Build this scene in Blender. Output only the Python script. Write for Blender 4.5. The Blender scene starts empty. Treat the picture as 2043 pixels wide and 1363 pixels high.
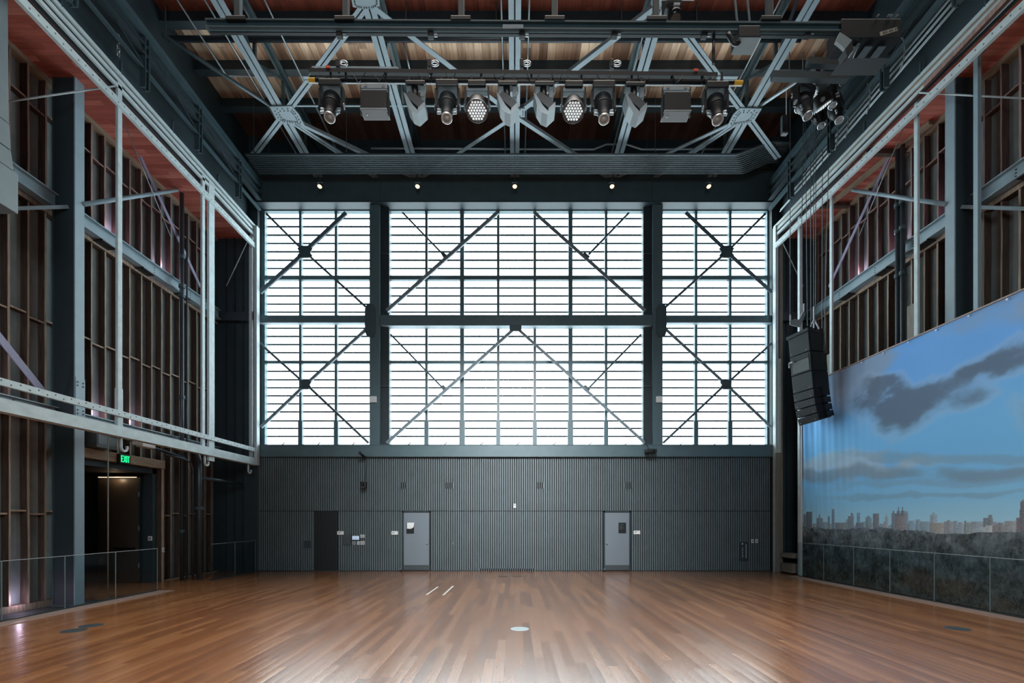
import bpy, bmesh, math, random
import numpy as np
from mathutils import Vector, Matrix, Euler
random.seed(7); np.random.seed(7)
C = bpy.context.scene.collection
PI = math.pi
F, U0, V0, H = 965.0, 1027.0, 1037.0, 1.85
# measured scale of the place: a pixel of the photo turned into metres on a known plane
def kx(px, Y): return (px-U0)*Y/F
def kz(py, Y): return H-(py-V0)*Y/F
def at(px, py, Y): return (kx(px, Y), Y, kz(py, Y))
def onx(px, py, X):
    Y = F*X/(px-U0); return (X, Y, kz(py, Y))
def onz(px, py, Z):
    Y = F*(Z-H)/(V0-py); return (kx(px, Y), Y, Z)

# ------------------------------------------------------------------ materials
class NT:
    def __init__(s, name):
        s.m = bpy.data.materials.new(name); s.m.use_nodes = True
        s.t = s.m.node_tree; s.b = s.t.nodes['Principled BSDF']; s.out = s.t.nodes['Material Output']
    def n(s, typ, **kw):
        x = s.t.nodes.new(typ)
        for k, v in kw.items(): setattr(x, k, v)
        return x
    def l(s, a, b): s.t.links.new(a, b)
    def math(s, op, a, b=None):
        x = s.n('ShaderNodeMath', operation=op)
        for i, v in enumerate((a, b)):
            if v is None: continue
            if isinstance(v, (int, float)): x.inputs[i].default_value = v
            else: s.l(v, x.inputs[i])
        return x.outputs[0]
    def pos(s, obj=True):
        if obj: return s.n('ShaderNodeTexCoord').outputs['Object']
        return s.n('ShaderNodeNewGeometry').outputs['Position']
    def sep(s, v):
        x = s.n('ShaderNodeSeparateXYZ'); s.l(v, x.inputs[0]); return x.outputs
    def comb(s, a, b, c=0.0):
        x = s.n('ShaderNodeCombineXYZ')
        for i, v in enumerate((a, b, c)):
            if isinstance(v, (int, float)): x.inputs[i].default_value = v
            else: s.l(v, x.inputs[i])
        return x.outputs[0]
    def noise(s, v, scale, detail=3.0, rough=.5):
        x = s.n('ShaderNodeTexNoise'); s.l(v, x.inputs['Vector'])
        x.inputs['Scale'].default_value = scale; x.inputs['Detail'].default_value = detail; x.inputs['Roughness'].default_value = rough
        return x.outputs['Fac']
    def white(s, v):
        x = s.n('ShaderNodeTexWhiteNoise', noise_dimensions='3D'); s.l(v, x.inputs['Vector']); return x.outputs['Value']
    def ramp(s, f, stops):
        x = s.n('ShaderNodeValToRGB'); s.l(f, x.inputs[0]); e = x.color_ramp.elements
        while len(e) < len(stops): e.new(.5)
        for q, (p, c) in zip(e, stops): q.position = p; q.color = (*c, 1)
        return x.outputs[0]
    def scalec(s, col, f):
        x = s.n('ShaderNodeVectorMath', operation='SCALE')
        if isinstance(col, tuple): x.inputs[0].default_value = col
        else: s.l(col, x.inputs[0])
        if isinstance(f, (int, float)): x.inputs['Scale'].default_value = f
        else: s.l(f, x.inputs['Scale'])
        return x.outputs[0]
    def bump(s, h, strength, dist=.01):
        x = s.n('ShaderNodeBump'); s.l(h, x.inputs['Height'])
        x.inputs['Strength'].default_value = strength; x.inputs['Distance'].default_value = dist
        s.l(x.outputs[0], s.b.inputs['Normal'])

def mk(name, col, rough=.5, metal=0.0, var=.35, sc=6.0, stretch=(1, 1, 1), bump=0.0, spec=.5):
    t = NT(name)
    mp = t.n('ShaderNodeMapping'); t.l(t.pos(), mp.inputs[0]); mp.inputs['Scale'].default_value = stretch
    f = t.noise(mp.outputs[0], sc, 4)
    g = t.math('MULTIPLY_ADD', f, var*2); t.t.nodes[-1].inputs[2].default_value = 1-var
    t.l(t.scalec(tuple(col), g), t.b.inputs['Base Color'])
    t.b.inputs['Roughness'].default_value = rough; t.b.inputs['Metallic'].default_value = metal
    t.b.inputs['Specular IOR Level'].default_value = spec
    if bump: t.bump(f, bump)
    return t.m
def emit(name, col, st):
    t = NT(name); t.b.inputs['Base Color'].default_value = (*col, 1)
    t.b.inputs['Emission Color'].default_value = (*col, 1); t.b.inputs['Emission Strength'].default_value = st
    return t.m
M = {}
M['steel'] = mk('dark_painted_steel', (.044, .078, .092), .45, 0, .25, 3)
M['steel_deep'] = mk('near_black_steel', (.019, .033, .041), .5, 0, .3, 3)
M['steel_win'] = mk('teal_grey_window_steel', (.085, .145, .165), .42, 0, .2, 3)
M['steel_mid'] = mk('blue_grey_painted_steel', (.20, .26, .295), .5, 0, .15, 4)
M['steel_col'] = mk('grey_column_steel', (.25, .34, .39), .5, 0, .12, 4)
M['brace'] = mk('brace_steel', (.10, .14, .165), .6, 0, .2, 4, spec=.2)
M['violet'] = mk('violet_grey_strap', (.24, .22, .33), .5, 0, .2, 4)
M['slat'] = mk('slat_paint', (.125, .163, .178), .5, 0, .2, 2)
M['slat_dark'] = mk('slat_paint_dark', (.012, .015, .017), .6, 0, .2, 2)
M['back'] = mk('slat_backing', (.006, .008, .010), .8)
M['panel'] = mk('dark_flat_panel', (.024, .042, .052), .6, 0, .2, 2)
M['board'] = mk('grey_wall_board', (.22, .255, .26), .8, 0, .3, 3)
M['stud'] = mk('stud_timber', (.10, .064, .046), .75, 0, .55, 5, (6, 6, .6), .2)
M['stud_up'] = mk('stud_timber_red', (.095, .050, .044), .75, 0, .55, 5, (6, 6, .6), .2)
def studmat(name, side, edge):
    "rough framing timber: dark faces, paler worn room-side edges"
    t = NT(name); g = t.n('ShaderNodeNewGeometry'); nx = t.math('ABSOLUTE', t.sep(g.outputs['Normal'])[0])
    f = t.math('GREATER_THAN', nx, .7); mp = t.n('ShaderNodeMapping'); t.l(g.outputs['Position'], mp.inputs[0]); mp.inputs['Scale'].default_value = (6, 6, .6)  # light and shade painted in: tone chosen by face direction
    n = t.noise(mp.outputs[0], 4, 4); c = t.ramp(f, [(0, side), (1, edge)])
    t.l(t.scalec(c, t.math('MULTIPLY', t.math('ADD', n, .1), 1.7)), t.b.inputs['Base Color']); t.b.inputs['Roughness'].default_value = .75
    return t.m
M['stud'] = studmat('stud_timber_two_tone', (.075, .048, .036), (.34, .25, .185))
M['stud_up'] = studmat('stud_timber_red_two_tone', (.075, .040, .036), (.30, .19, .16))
M['louvre'] = mk('matt_louvre_paint', (.055, .075, .085), .9, 0, .1, 3, spec=.1)
M['lintel'] = mk('raw_timber', (.30, .23, .16), .75, 0, .45, 4, (6, .7, 6), .2)
M['wtimber'] = mk('white_painted_timber', (.50, .59, .61), .6, 0, .28, 5, (5, .8, 1.2), .25)
M['weather'] = mk('weathered_board', (.20, .19, .165), .8, 0, .55, 5, (7, 7, .5), .3)
M['black'] = mk('black_plastic', (.008, .010, .012), .4, 0, .2)
M['black_gloss'] = mk('black_gloss', (.010, .012, .014), .18, 0, .1)
M['spk'] = mk('black_speaker_paint', (.020, .026, .032), .5, 0, .15, 30)
M['spk_grey'] = mk('grey_speaker_paint', (.19, .23, .245), .5, 0, .12, 4)
M['plate'] = mk('dull_grey_plate', (.13, .16, .165), .5, 0, .15)
M['silver'] = mk('bright_metal', (.62, .66, .68), .28, .85, .15)
M['alu'] = mk('grey_aluminium', (.34, .38, .41), .4, .4, .15)
M['grey_face'] = mk('light_grey_diffuser', (.23, .27, .29), .5, 0, .08)
M['shell'] = mk('pale_flood_shell', (.21, .25, .27), .4, .2, .1)
M['white'] = mk('white_plastic', (.72, .75, .76), .5, 0, .05)
M['paper'] = mk('paper', (.80, .82, .82), .7, 0, .05)
M['ink'] = mk('ink', (.10, .11, .12), .7, 0, .05)
M['yellow'] = mk('yellow_tape', (.75, .42, .03), .5, 0, .1)
M['redtag'] = mk('red_tag', (.70, .07, .03), .5, 0, .1)
M['tag'] = mk('beige_tag', (.30, .28, .22), .6, 0, .2)
M['lens'] = mk('glass_lens', (.30, .36, .38), .08, .2, .1)
M['led'] = emit('led_lens_white', (.86, .96, 1.0), .55)  # weak emission added so the unlit lenses read white
M['door'] = mk('grey_door_paint', (.185, .225, .26), .45, 0, .08, 2)
M['kick'] = mk('door_kick_plate', (.060, .075, .082), .4, 0, .1)
M['brown'] = mk('brown_bronze_door', (.075, .058, .045), .4, 0, .25, 3, (4, 4, .5))
M['pipe'] = mk('dark_pipe', (.050, .066, .078), .32, .3, .15)
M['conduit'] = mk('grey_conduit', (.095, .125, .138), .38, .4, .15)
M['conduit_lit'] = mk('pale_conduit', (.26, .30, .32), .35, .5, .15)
M['cable'] = mk('steel_cable', (.10, .12, .13), .4, .4, .1)
M['kerb'] = mk('kerb_timber', (.30, .205, .170), .45, 0, .15, 6, (4, .6, 4))
M['tape'] = mk('white_floor_tape', (.70, .66, .60), .6, 0, .1)
M['disc'] = mk('dark_floor_cover', (.035, .045, .052), .45, 0, .2)
M['disc_w'] = mk('pale_metal_floor_cover', (.62, .70, .74), .3, .3, .1)
M['duct'] = mk('duct_grey', (.10, .125, .135), .5, 0, .15)
M['warm'] = emit('warm_lamp', (1.0, .66, .32), 2.6)
M['warmstrip'] = emit('warm_strip', (1.0, .70, .42), 2.2)
M['exit'] = emit('exit_green', (.01, .85, .30), 1.0)
M['screen'] = emit('screen_glow', (.45, .62, .85), .55)

def dotted(name, col, pitch, rad):
    "painted rail with a row of bolt holes along Y"
    t = NT(name); o = t.sep(t.pos(False))
    f = t.noise(t.pos(False), 5, 4)
    u = t.math('SUBTRACT', t.math('FRACT', t.math('DIVIDE', o[1], pitch)), .5)
    w = t.math('SUBTRACT', t.math('FRACT', t.math('DIVIDE', o[1], pitch*2)), .5)
    zz = t.sep(t.pos(True))[2]
    zz = t.math('ADD', zz, t.math('MULTIPLY', t.math('SIGN', w), .022))
    d = t.math('ADD', t.math('POWER', t.math('MULTIPLY', u, pitch), 2), t.math('POWER', t.math('ABSOLUTE', zz), 2))
    hole = t.math('GREATER_THAN', d, rad*rad)
    g = t.math('MULTIPLY', t.math('ADD', t.math('MULTIPLY', f, .5), .75), t.math('ADD', t.math('MULTIPLY', hole, .85), .15))
    t.l(t.scalec(tuple(col), g), t.b.inputs['Base Color']); t.b.inputs['Roughness'].default_value = .6
    return t.m
M['wrail'] = dotted('white_rail_with_bolt_holes', (.50, .59, .61), .17, .017)

def planks(name, w, L, stops, rough, cup, grain=.5, tint=1.0, gap=.5, axis=1, gr=(30, 1.4)):
    "boards of width w and length L running along Y"
    t = NT(name); p = t.pos(False); o = t.sep(p)
    a, b = (o[0], o[1]) if axis == 1 else (o[1], o[0])
    u = t.math('DIVIDE', a, w); col = t.math('FLOOR', u); fu = t.math('FRACT', u)
    r1 = t.white(t.comb(col, 3.7, 1.3))
    v = t.math('ADD', t.math('DIVIDE', b, L), t.math('MULTIPLY', r1, 9.3))
    row = t.math('FLOOR', v); fv = t.math('FRACT', v)
    rnd = t.white(t.comb(col, row, 5.1)); rnd2 = t.white(t.comb(row, col, 9.7))
    gv = t.comb(t.math('MULTIPLY', a, gr[0]), t.math('MULTIPLY', b, gr[1]), t.math('MULTIPLY', rnd, 37.0))
    gn = t.noise(gv, 1.0, 5, .6)
    big = t.noise(p, .35, 2)
    c = t.ramp(rnd, stops)
    edge = t.math('MINIMUM', fu, t.math('SUBTRACT', 1.0, fu))
    e1 = t.math('GREATER_THAN', edge, .018)
    e2 = t.math('GREATER_THAN', t.math('MINIMUM', fv, t.math('SUBTRACT', 1.0, fv)), .0022*1.6/L*1.0)
    g = t.math('ADD', t.math('MULTIPLY', t.math('MULTIPLY', e1, e2), gap), 1-gap)
    g = t.math('MULTIPLY', g, t.math('ADD', t.math('MULTIPLY', gn, grain*2), 1-grain))
    g = t.math('MULTIPLY', g, t.math('ADD', t.math('MULTIPLY', big, .5), .75))
    t.l(t.scalec(c, t.math('MULTIPLY', g, tint)), t.b.inputs['Base Color'])
    rr = t.math('ADD', t.math('MULTIPLY', rnd2, .09), rough)
    t.l(rr, t.b.inputs['Roughness'])
    if cup:
        q = t.math('MULTIPLY', t.math('POWER', t.math('ABSOLUTE', t.math('SUBTRACT', fu, .5)), 2), -1.6)
        q = t.math('ADD', q, t.math('MULTIPLY', t.math('SUBTRACT', rnd2, .5), t.math('MULTIPLY', fu, .9)))
        q = t.math('ADD', q, t.math('MULTIPLY', t.math('SUBTRACT', rnd, .5), t.math('MULTIPLY', fv, 2.5)))
        t.bump(t.math('ADD', q, t.math('MULTIPLY', gn, .006)), 1.0, cup)
    return t.m
M['floor'] = planks('oiled_hardwood_floor', .13, 1.9,
    [(0, (.250, .085, .024)), (.35, (.330, .120, .036)), (.7, (.385, .148, .048)), (1, (.440, .182, .066))], .18, .0040, .30, gap=.45)
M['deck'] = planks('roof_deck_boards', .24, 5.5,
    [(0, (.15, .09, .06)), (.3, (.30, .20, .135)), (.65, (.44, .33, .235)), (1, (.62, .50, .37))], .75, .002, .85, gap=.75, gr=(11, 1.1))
M['deck_far'] = planks('roof_deck_boards_dark', .24, 5.5, [(0, (.07, .036, .028)), (1, (.14, .08, .06))], .8, 0, .6, gap=.6)  # same deck boards with the girder's shade painted into the colour
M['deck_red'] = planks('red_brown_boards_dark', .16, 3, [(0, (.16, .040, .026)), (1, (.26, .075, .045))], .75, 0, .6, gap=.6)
M['soffit'] = planks('red_painted_soffit_boards', .14, 2.5, [(0, (.33, .075, .052)), (.6, (.45, .12, .085)), (1, (.54, .19, .14))], .7, .002, .5, gap=.55, axis=0, gr=(16, 1.5))

_b = M['floor'].node_tree.nodes['Principled BSDF']; _b.inputs['Specular IOR Level'].default_value = 1.0; _b.inputs['Coat Weight'].default_value = .75; _b.inputs['Coat Roughness'].default_value = .26; _b.inputs['Coat IOR'].default_value = 1.9
def glassmat(name, tint, fac):
    t = NT(name); t.t.nodes.remove(t.b)
    tr = t.n('ShaderNodeBsdfTransparent'); tr.inputs[0].default_value = (*tint, 1)
    gl = t.n('ShaderNodeBsdfGlossy'); gl.inputs['Roughness'].default_value = .02
    ge = t.n('ShaderNodeNewGeometry'); dt = t.n('ShaderNodeVectorMath', operation='DOT_PRODUCT')
    t.l(ge.outputs['Normal'], dt.inputs[0]); t.l(ge.outputs['Incoming'], dt.inputs[1])
    fr = t.math('POWER', t.math('SUBTRACT', 1.0, t.math('ABSOLUTE', dt.outputs['Value'])), 5)
    fr = t.math('ADD', t.math('MULTIPLY', fr, .94), .05)
    mx = t.n('ShaderNodeMixShader'); t.l(t.math('MULTIPLY', fr, fac), mx.inputs[0])
    t.l(tr.outputs[0], mx.inputs[1]); t.l(gl.outputs[0], mx.inputs[2]); t.l(mx.outputs[0], t.out.inputs[0])
    return t.m
M['glass'] = glassmat('window_glass', (.97, .99, .99), .006)
M['railglass'] = glassmat('rail_glass', (.76, .84, .86), .8)
M['gedge'] = mk('glass_edge', (.45, .54, .56), .2, 0, .05)
M['gseam'] = mk('glass_seam', (.20, .26, .28), .2, 0, .05)

# ------------------------------------------------------------------ mesh builder
class MB:
    def __init__(s): s.v = []; s.f = []
    def add(s, vs, fs):
        o = len(s.v); s.v += [tuple(x) for x in vs]; s.f += [tuple(i+o for i in q) for q in fs]; return s
    def box(s, x0, x1, y0, y1, z0, z1, mat=None):
        vs = [Vector((x, y, z)) for z in (z0, z1) for y in (y0, y1) for x in (x0, x1)]
        if mat is not None: vs = [mat @ v for v in vs]
        return s.add(vs, [(0, 2, 3, 1), (4, 5, 7, 6), (0, 1, 5, 4), (2, 6, 7, 3), (0, 4, 6, 2), (1, 3, 7, 5)])
    def bar(s, a, b, w, h, up=(0, 0, 1), off=(0, 0)):
        a, b = Vector(a), Vector(b); d = (b-a).normalized(); up = Vector(up)
        if abs(d.dot(up)) > .98: up = Vector((0, 1, 0))
        r = d.cross(up).normalized(); u = r.cross(d).normalized()
        vs = [p + r*(sx*w/2+off[0]) + u*(sz*h/2+off[1]) for p in (a, b) for sz in (-1, 1) for sx in (-1, 1)]
        return s.add(vs, [(0, 1, 3, 2), (4, 6, 7, 5), (0, 4, 5, 1), (2, 3, 7, 6), (0, 2, 6, 4), (1, 5, 7, 3)])
    def ibeam(s, a, b, w, h, tf=.03, tw=.02, up=(0, 0, 1)):
        s.bar(a, b, w, tf, up, (0, h/2-tf/2)); s.bar(a, b, w, tf, up, (0, -h/2+tf/2)); return s.bar(a, b, tw, h-2*tf, up)
    def tube(s, pts, r, n=8, cap=True):
        pts = [Vector(p) for p in pts]; rings = []
        up = Vector((0, 0, 1)); u = None
        for i, p in enumerate(pts):
            d = (pts[min(i+1, len(pts)-1)]-pts[max(i-1, 0)]).normalized()
            if u is None:
                ref = up if abs(d.dot(up)) < .95 else Vector((1, 0, 0)); u = d.cross(ref).normalized()
            else: u = (u - d*u.dot(d)).normalized()
            w = d.cross(u)
            rr = r[i] if isinstance(r, (list, tuple)) else r
            rings.append([p + (u*math.cos(2*PI*k/n)+w*math.sin(2*PI*k/n))*rr for k in range(n)])
        vs = [v for q in rings for v in q]; fs = []
        for i in range(len(pts)-1):
            for k in range(n):
                a, b = i*n+k, i*n+(k+1) % n; fs.append((a, b, b+n, a+n))
        if cap: fs.append(tuple(range(n-1, -1, -1))); fs.append(tuple((len(pts)-1)*n+k for k in range(n)))
        return s.add(vs, fs)
    def prism(s, poly, vec):
        "closed polygon of 3-D points pushed along vec"
        n = len(poly); vec = Vector(vec); a = [Vector(p) for p in poly]; b = [p+vec for p in a]
        fs = [tuple(range(n)), tuple(range(2*n-1, n-1, -1))]
        for i in range(n): fs.append((i, i+n, (i+1) % n+n, (i+1) % n))
        return s.add(a+b, fs)
    def lathe(s, c, prof, n=20, axis=(0, 0, 1)):
        "profile of (radius, height) pairs about axis through c"
        ax = Vector(axis).normalized(); ref = Vector((1, 0, 0)) if abs(ax.x) < .9 else Vector((0, 1, 0))
        u = ax.cross(ref).normalized(); w = ax.cross(u); c = Vector(c); vs = []; fs = []
        for r, h in prof:
            for k in range(n): vs.append(c+ax*h+(u*math.cos(2*PI*k/n)+w*math.sin(2*PI*k/n))*max(r, 1e-4))
        for i in range(len(prof)-1):
            for k in range(n):
                a, b = i*n+k, i*n+(k+1) % n; fs.append((a, b, b+n, a+n))
        fs.append(tuple(range(n-1, -1, -1))); fs.append(tuple((len(prof)-1)*n+k for k in range(n)))
        return s.add(vs, fs)
    def build(s, name, mat, parent=None, label=None, smooth=False, bevel=0, org=None, kind=None):
        me = bpy.data.meshes.new(name)
        if parent is not None: o0 = root_loc(parent)
        elif org is not None: o0 = Vector(org)
        else:
            a = np.array(s.v); lo, hi = a.min(0), a.max(0); o0 = Vector(((lo[0]+hi[0])/2, (lo[1]+hi[1])/2, lo[2]))
        me.from_pydata([(v[0]-o0.x, v[1]-o0.y, v[2]-o0.z) for v in s.v], [], s.f)
        bm = bmesh.new(); bm.from_mesh(me); bmesh.ops.recalc_face_normals(bm, faces=bm.faces)
        if bevel: bmesh.ops.bevel(bm, geom=bm.edges[:], offset=bevel, segments=2, affect='EDGES', profile=.6)
        bm.to_mesh(me); bm.free(); me.validate()
        me.materials.append(M[mat] if isinstance(mat, str) else mat)
        if smooth:
            for p in me.polygons: p.use_smooth = len(p.vertices) == 4
        o = bpy.data.objects.new(name, me); C.objects.link(o)
        if parent is not None: o.parent = parent
        else: o.location = o0
        if label: o['label'] = label
        if kind: o['kind'] = kind
        return o
def root_loc(o):
    v = Vector(o.location)
    while o.parent: o = o.parent; v += Vector(o.location)
    return v
def thing(name, label, cat, loc=(0, 0, 0), group=None, kind=None):
    o = bpy.data.objects.new(name, None); C.objects.link(o); o.location = loc; o.empty_display_size = .1
    if label: o['label'] = label
    if cat: o['category'] = cat
    if group: o['group'] = group
    if kind: o['kind'] = kind
    return o
def tag(o, label, cat, group=None):
    o['label'] = label; o['category'] = cat
    if group: o['group'] = group
    return o
def st(o): o['kind'] = 'structure'; return o
def dup(root, loc, rot=None, label=None, group=None):
    r = root.copy(); C.objects.link(r); r.location = loc
    if rot is not None: r.rotation_euler = rot
    if label: r['label'] = label
    if group: r['group'] = group
    for ch in list(root.children):
        c = ch.copy(); C.objects.link(c); c.parent = r
        for g in list(ch.children):
            d = g.copy(); C.objects.link(d); d.parent = c
    return r
ORD = ['first', 'second', 'third', 'fourth', 'fifth', 'sixth', 'seventh', 'eighth', 'ninth', 'tenth', 'eleventh', 'twelfth']
SIDE = {-1: 'left', 1: 'right'}

# right-hand side of the hall runs slightly out of square
def XF(s, Y): return -9.2 if s < 0 else 9.22+.045*(17.2-Y)          # timber frames
def XG(s, Y): return -9.28 if s < 0 else 9.25+.03*(17-Y)            # glass rails
def XM(Y): return 9.40+.03*(17-Y)                                   # hanging backdrop
YB, YW = 17.33, 17.62
XW = 10.65
YN = 3.0          # the side walls are built back to here

# ================================================================== SETTING
MB().box(-9.3, 9.75, -7, 17.6, -.2, 0).box(-13.6, -9.3, 11.9, 14.3, -.2, 0).box(-10.8, -9.3, 14.3, 17.6, -.2, 0).build('floor', 'floor', org=(0, 0, 0), kind='structure')
MB().box(-10.8, -9.3, -7, 11.9, -.35, -.12).box(9.75, 10.8, -7, 17.6, -.35, -.12).build('floor_aisle', 'back', org=(0, 0, 0), kind='structure')
DZ = 15.6
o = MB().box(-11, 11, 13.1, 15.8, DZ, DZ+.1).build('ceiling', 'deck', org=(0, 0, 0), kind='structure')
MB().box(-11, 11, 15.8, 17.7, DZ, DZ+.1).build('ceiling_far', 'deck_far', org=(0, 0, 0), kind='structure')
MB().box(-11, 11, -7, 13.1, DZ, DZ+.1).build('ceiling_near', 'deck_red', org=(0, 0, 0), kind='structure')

# ---- back wall with vertical slats
wb = thing('wall_back', None, None, (0, YB, 0), kind='structure')
m = MB()
for a, b in ((-9.2, -4.05), (-3.03, 3.19), (4.16, 9.24)): m.box(a, b, 17.39, 17.6, 0, 2.155)
m.box(-9.2, 9.24, 17.39, 17.6, 2.155, 4.1)
m.box(-4.1, -3.0, 17.45, 17.6, 0, 2.155).box(3.15, 4.2, 17.45, 17.6, 0, 2.155)
m.build('backing', 'back', wb)
gaps = [(-7.22, -6.36), (-4.06, -3.02), (3.18, 4.17)]
low, up = MB(), MB(); n = 0
x = -9.13
while x < 9.15:
    if not any(a < x < b for a, b in gaps): low.box(x-.023, x+.023, YB, 17.40, .035, 2.147)
    up.box(x-.023, x+.023, YB, 17.40, 2.168, 4.09); x += .079
low.build('lower_slats', 'slat', wb, kind='stuff'); up.build('upper_slats', 'slat', wb, kind='stuff')
MB().box(-9.15, -4.06, 17.345, 17.40, 0, .034).box(-3.02, 3.18, 17.345, 17.40, 0, .034).box(4.17, 9.18, 17.345, 17.40, 0, .034).build('plinth', 'steel_deep', wb)
# plain dark wall beyond the slats on both sides, and above the windows
for s in (-1, 1):
    a, b = sorted((s*9.22, s*11.0))
    r = thing('wall_back_'+SIDE[s], None, None, (s*10, YB, 0), kind='structure')
    MB().box(a, b, 17.35, 17.7, -.12, 15.6).build('panel', 'panel', r)
    q = MB()
    for i in range(3): q.box(s*(9.75+i*.3)-.03, s*(9.75+i*.3)+.03, 17.30, 17.36, 0, 12.5)
    q.build('cover_strip', 'steel_deep', r)
    MB().box(a, b, 17.1, 17.36, 8.9, 9.2).build('crossbeam', 'steel_deep', r)
MB().box(-10.7, 10.7, 17.5, 17.8, 14.3, 15.6).build('wall_gable', 'panel', kind='structure')
# header girder (underside lit by the windows) and sill girder
tr = thing('trim_1', None, None, (0, 17.4, 13.1), kind='structure')
MB().box(-9.25, 9.25, 17.16, 17.22, 13.11, 14.32).build('web', 'steel', tr)
MB().box(-9.25, 9.25, 17.12, 17.72, 13.09, 13.12).build('lower_flange', 'steel_deep', tr)
MB().box(-9.25, 9.25, 17.10, 17.5, 14.30, 14.35).build('upper_flange', 'steel', tr)
q = MB()
for px in (758, 1302): q.box(kx(px, 17.2)-.02, kx(px, 17.2)+.02, 17.13, 17.18, 13.12, 14.3)
q.build('stiffener', 'steel', tr)
MB().box(-9.25, 9.25, 17.22, 17.5, 13.12, 14.3).build('back_plate', 'steel_deep', tr)
tr = thing('trim_2', None, None, (0, 17.3, 4.09), kind='structure')
MB().box(-9.2, 9.22, 17.22, 17.27, 4.10, 4.50).build('web', 'steel_win', tr)
MB().box(-9.2, 9.22, 17.20, 17.75, 4.50, 4.525).build('top_flange', 'steel_win', tr)
MB().box(-9.2, 9.22, 17.20, 17.6, 4.085, 4.10).build('lower_flange', 'steel', tr)

# ---- windows
LY = [436.3, 452.7, 469.5, 486, 502.7, 519.5, 536, 574.8, 590.7, 607, 623, 655, 671.5, 687.7, 704, 741, 758, 773.8, 790, 806, 822, 840, 855, 871]
ZT, ZBm = kz(423, YW), kz(888, YW)
bays = [(1, 530, 738, [(600, 5), (671, 5)]), (2, 779, 1281, [(851, 5), (922, 8), (994, 5), (1067, 5), (1138, 8), (1209, 5)]), (3, 1321, 1529, [(1388, 5), (1456, 5)])]
for idx, a, b, mul in bays:
    xa, xb = kx(a, YW), kx(b, YW)
    w = thing('window_%d' % idx, None, None, ((xa+xb)/2, YW, ZBm), kind='structure')
    MB().box(xa-.14, xa, YW-.06, YW+.12, ZBm, ZT).box(xb, xb+.14, YW-.06, YW+.12, ZBm, ZT).box(xa-.14, xb+.14, YW-.06, YW+.12, ZT, ZT+.16).box(xa-.14, xb+.14, YW-.06, YW+.12, ZBm-.1, ZBm).build('frame', 'steel_win', w)
    for px, wd in mul:
        xm = kx(px, YW); hw = wd*YW/F/2
        o = MB().box(xm-hw, xm+hw, YW-.05, YW+.1, ZBm, ZT).build('mullion', 'steel_win', w)
        MB().box(xm-hw-.03, xm+hw+.03, YW-.055, YW+.09, ZBm, kz(841, YW)).build('casing', 'steel_win', o)
    for y0, y1 in ((551, 559), (720.5, 726)):
        MB().box(xa, xb, YW-.045, YW+.09, kz(y1, YW), kz(y0, YW)).build('transom', 'steel_win', w)
    # vent sashes along the bottom, with a stay on each sill
    edges = [a]+[p for p, _ in mul]+[b]
    for p0, p1 in zip(edges[:-1], edges[1:]):
        xm = kx((p0+p1)/2+4, YW)
        MB().bar((xm-.06, YW-.08, ZBm), (xm+.05, YW-.16, ZBm+.07), .03, .02).build('window_stay', 'steel', w)
    MB().box(xa, xb, YW+.03, YW+.04, ZBm, ZT).build('pane', 'glass', w)
    for y in LY:
        z = kz(y, 17.9)
        MB().box(xa-.1, xb+.1, 17.88, 17.92, z-.026, z+.026).build('louvre_bar', 'louvre', w)
for s, px in ((-1, 522), (1, 1534)):
    pass

# ---- middle girder across the windows
g = thing('window_girder', 'heavy dark steel girder crossing the middle of the centre window', 'girder', (0, 17.4, 8.8))
MB().box(kx(757, 17.3), kx(1303, 17.3), 17.28, 17.33, kz(649, 17.3), kz(629, 17.3)).build('web', 'steel_win', g)
MB().box(kx(760, 17.3), kx(1300, 17.3), 17.26, 17.56, kz(649.5, 17.3)-.02, kz(649.5, 17.3)).build('flange', 'steel_mid', g)
x = kx(1028.5, 17.25)
MB().box(x-.21, x+.21, 17.22, 17.28, kz(661, 17.25), kz(649, 17.25)).build('gusset_plate', 'steel', g)
for s, a, b in ((-1, 517, 740), (1, 1320, 1541)):
    r = thing('side_window_girder', 'dark steel girder across the middle of the %s window bay' % SIDE[s], 'girder', (kx((a+b)/2, 17.4), 17.4, 8.9), 'girders across the outer window bays')
    MB().box(kx(a, 17.4), kx(b, 17.4), 17.36, 17.42, kz(643.5, 17.4), kz(630, 17.4)).build('web', 'steel_win', r)
    MB().box(kx(a, 17.4), kx(b, 17.4), 17.34, 17.55, kz(644.5, 17.4)-.015, kz(644.5, 17.4)).build('flange', 'steel_mid', r)

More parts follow.
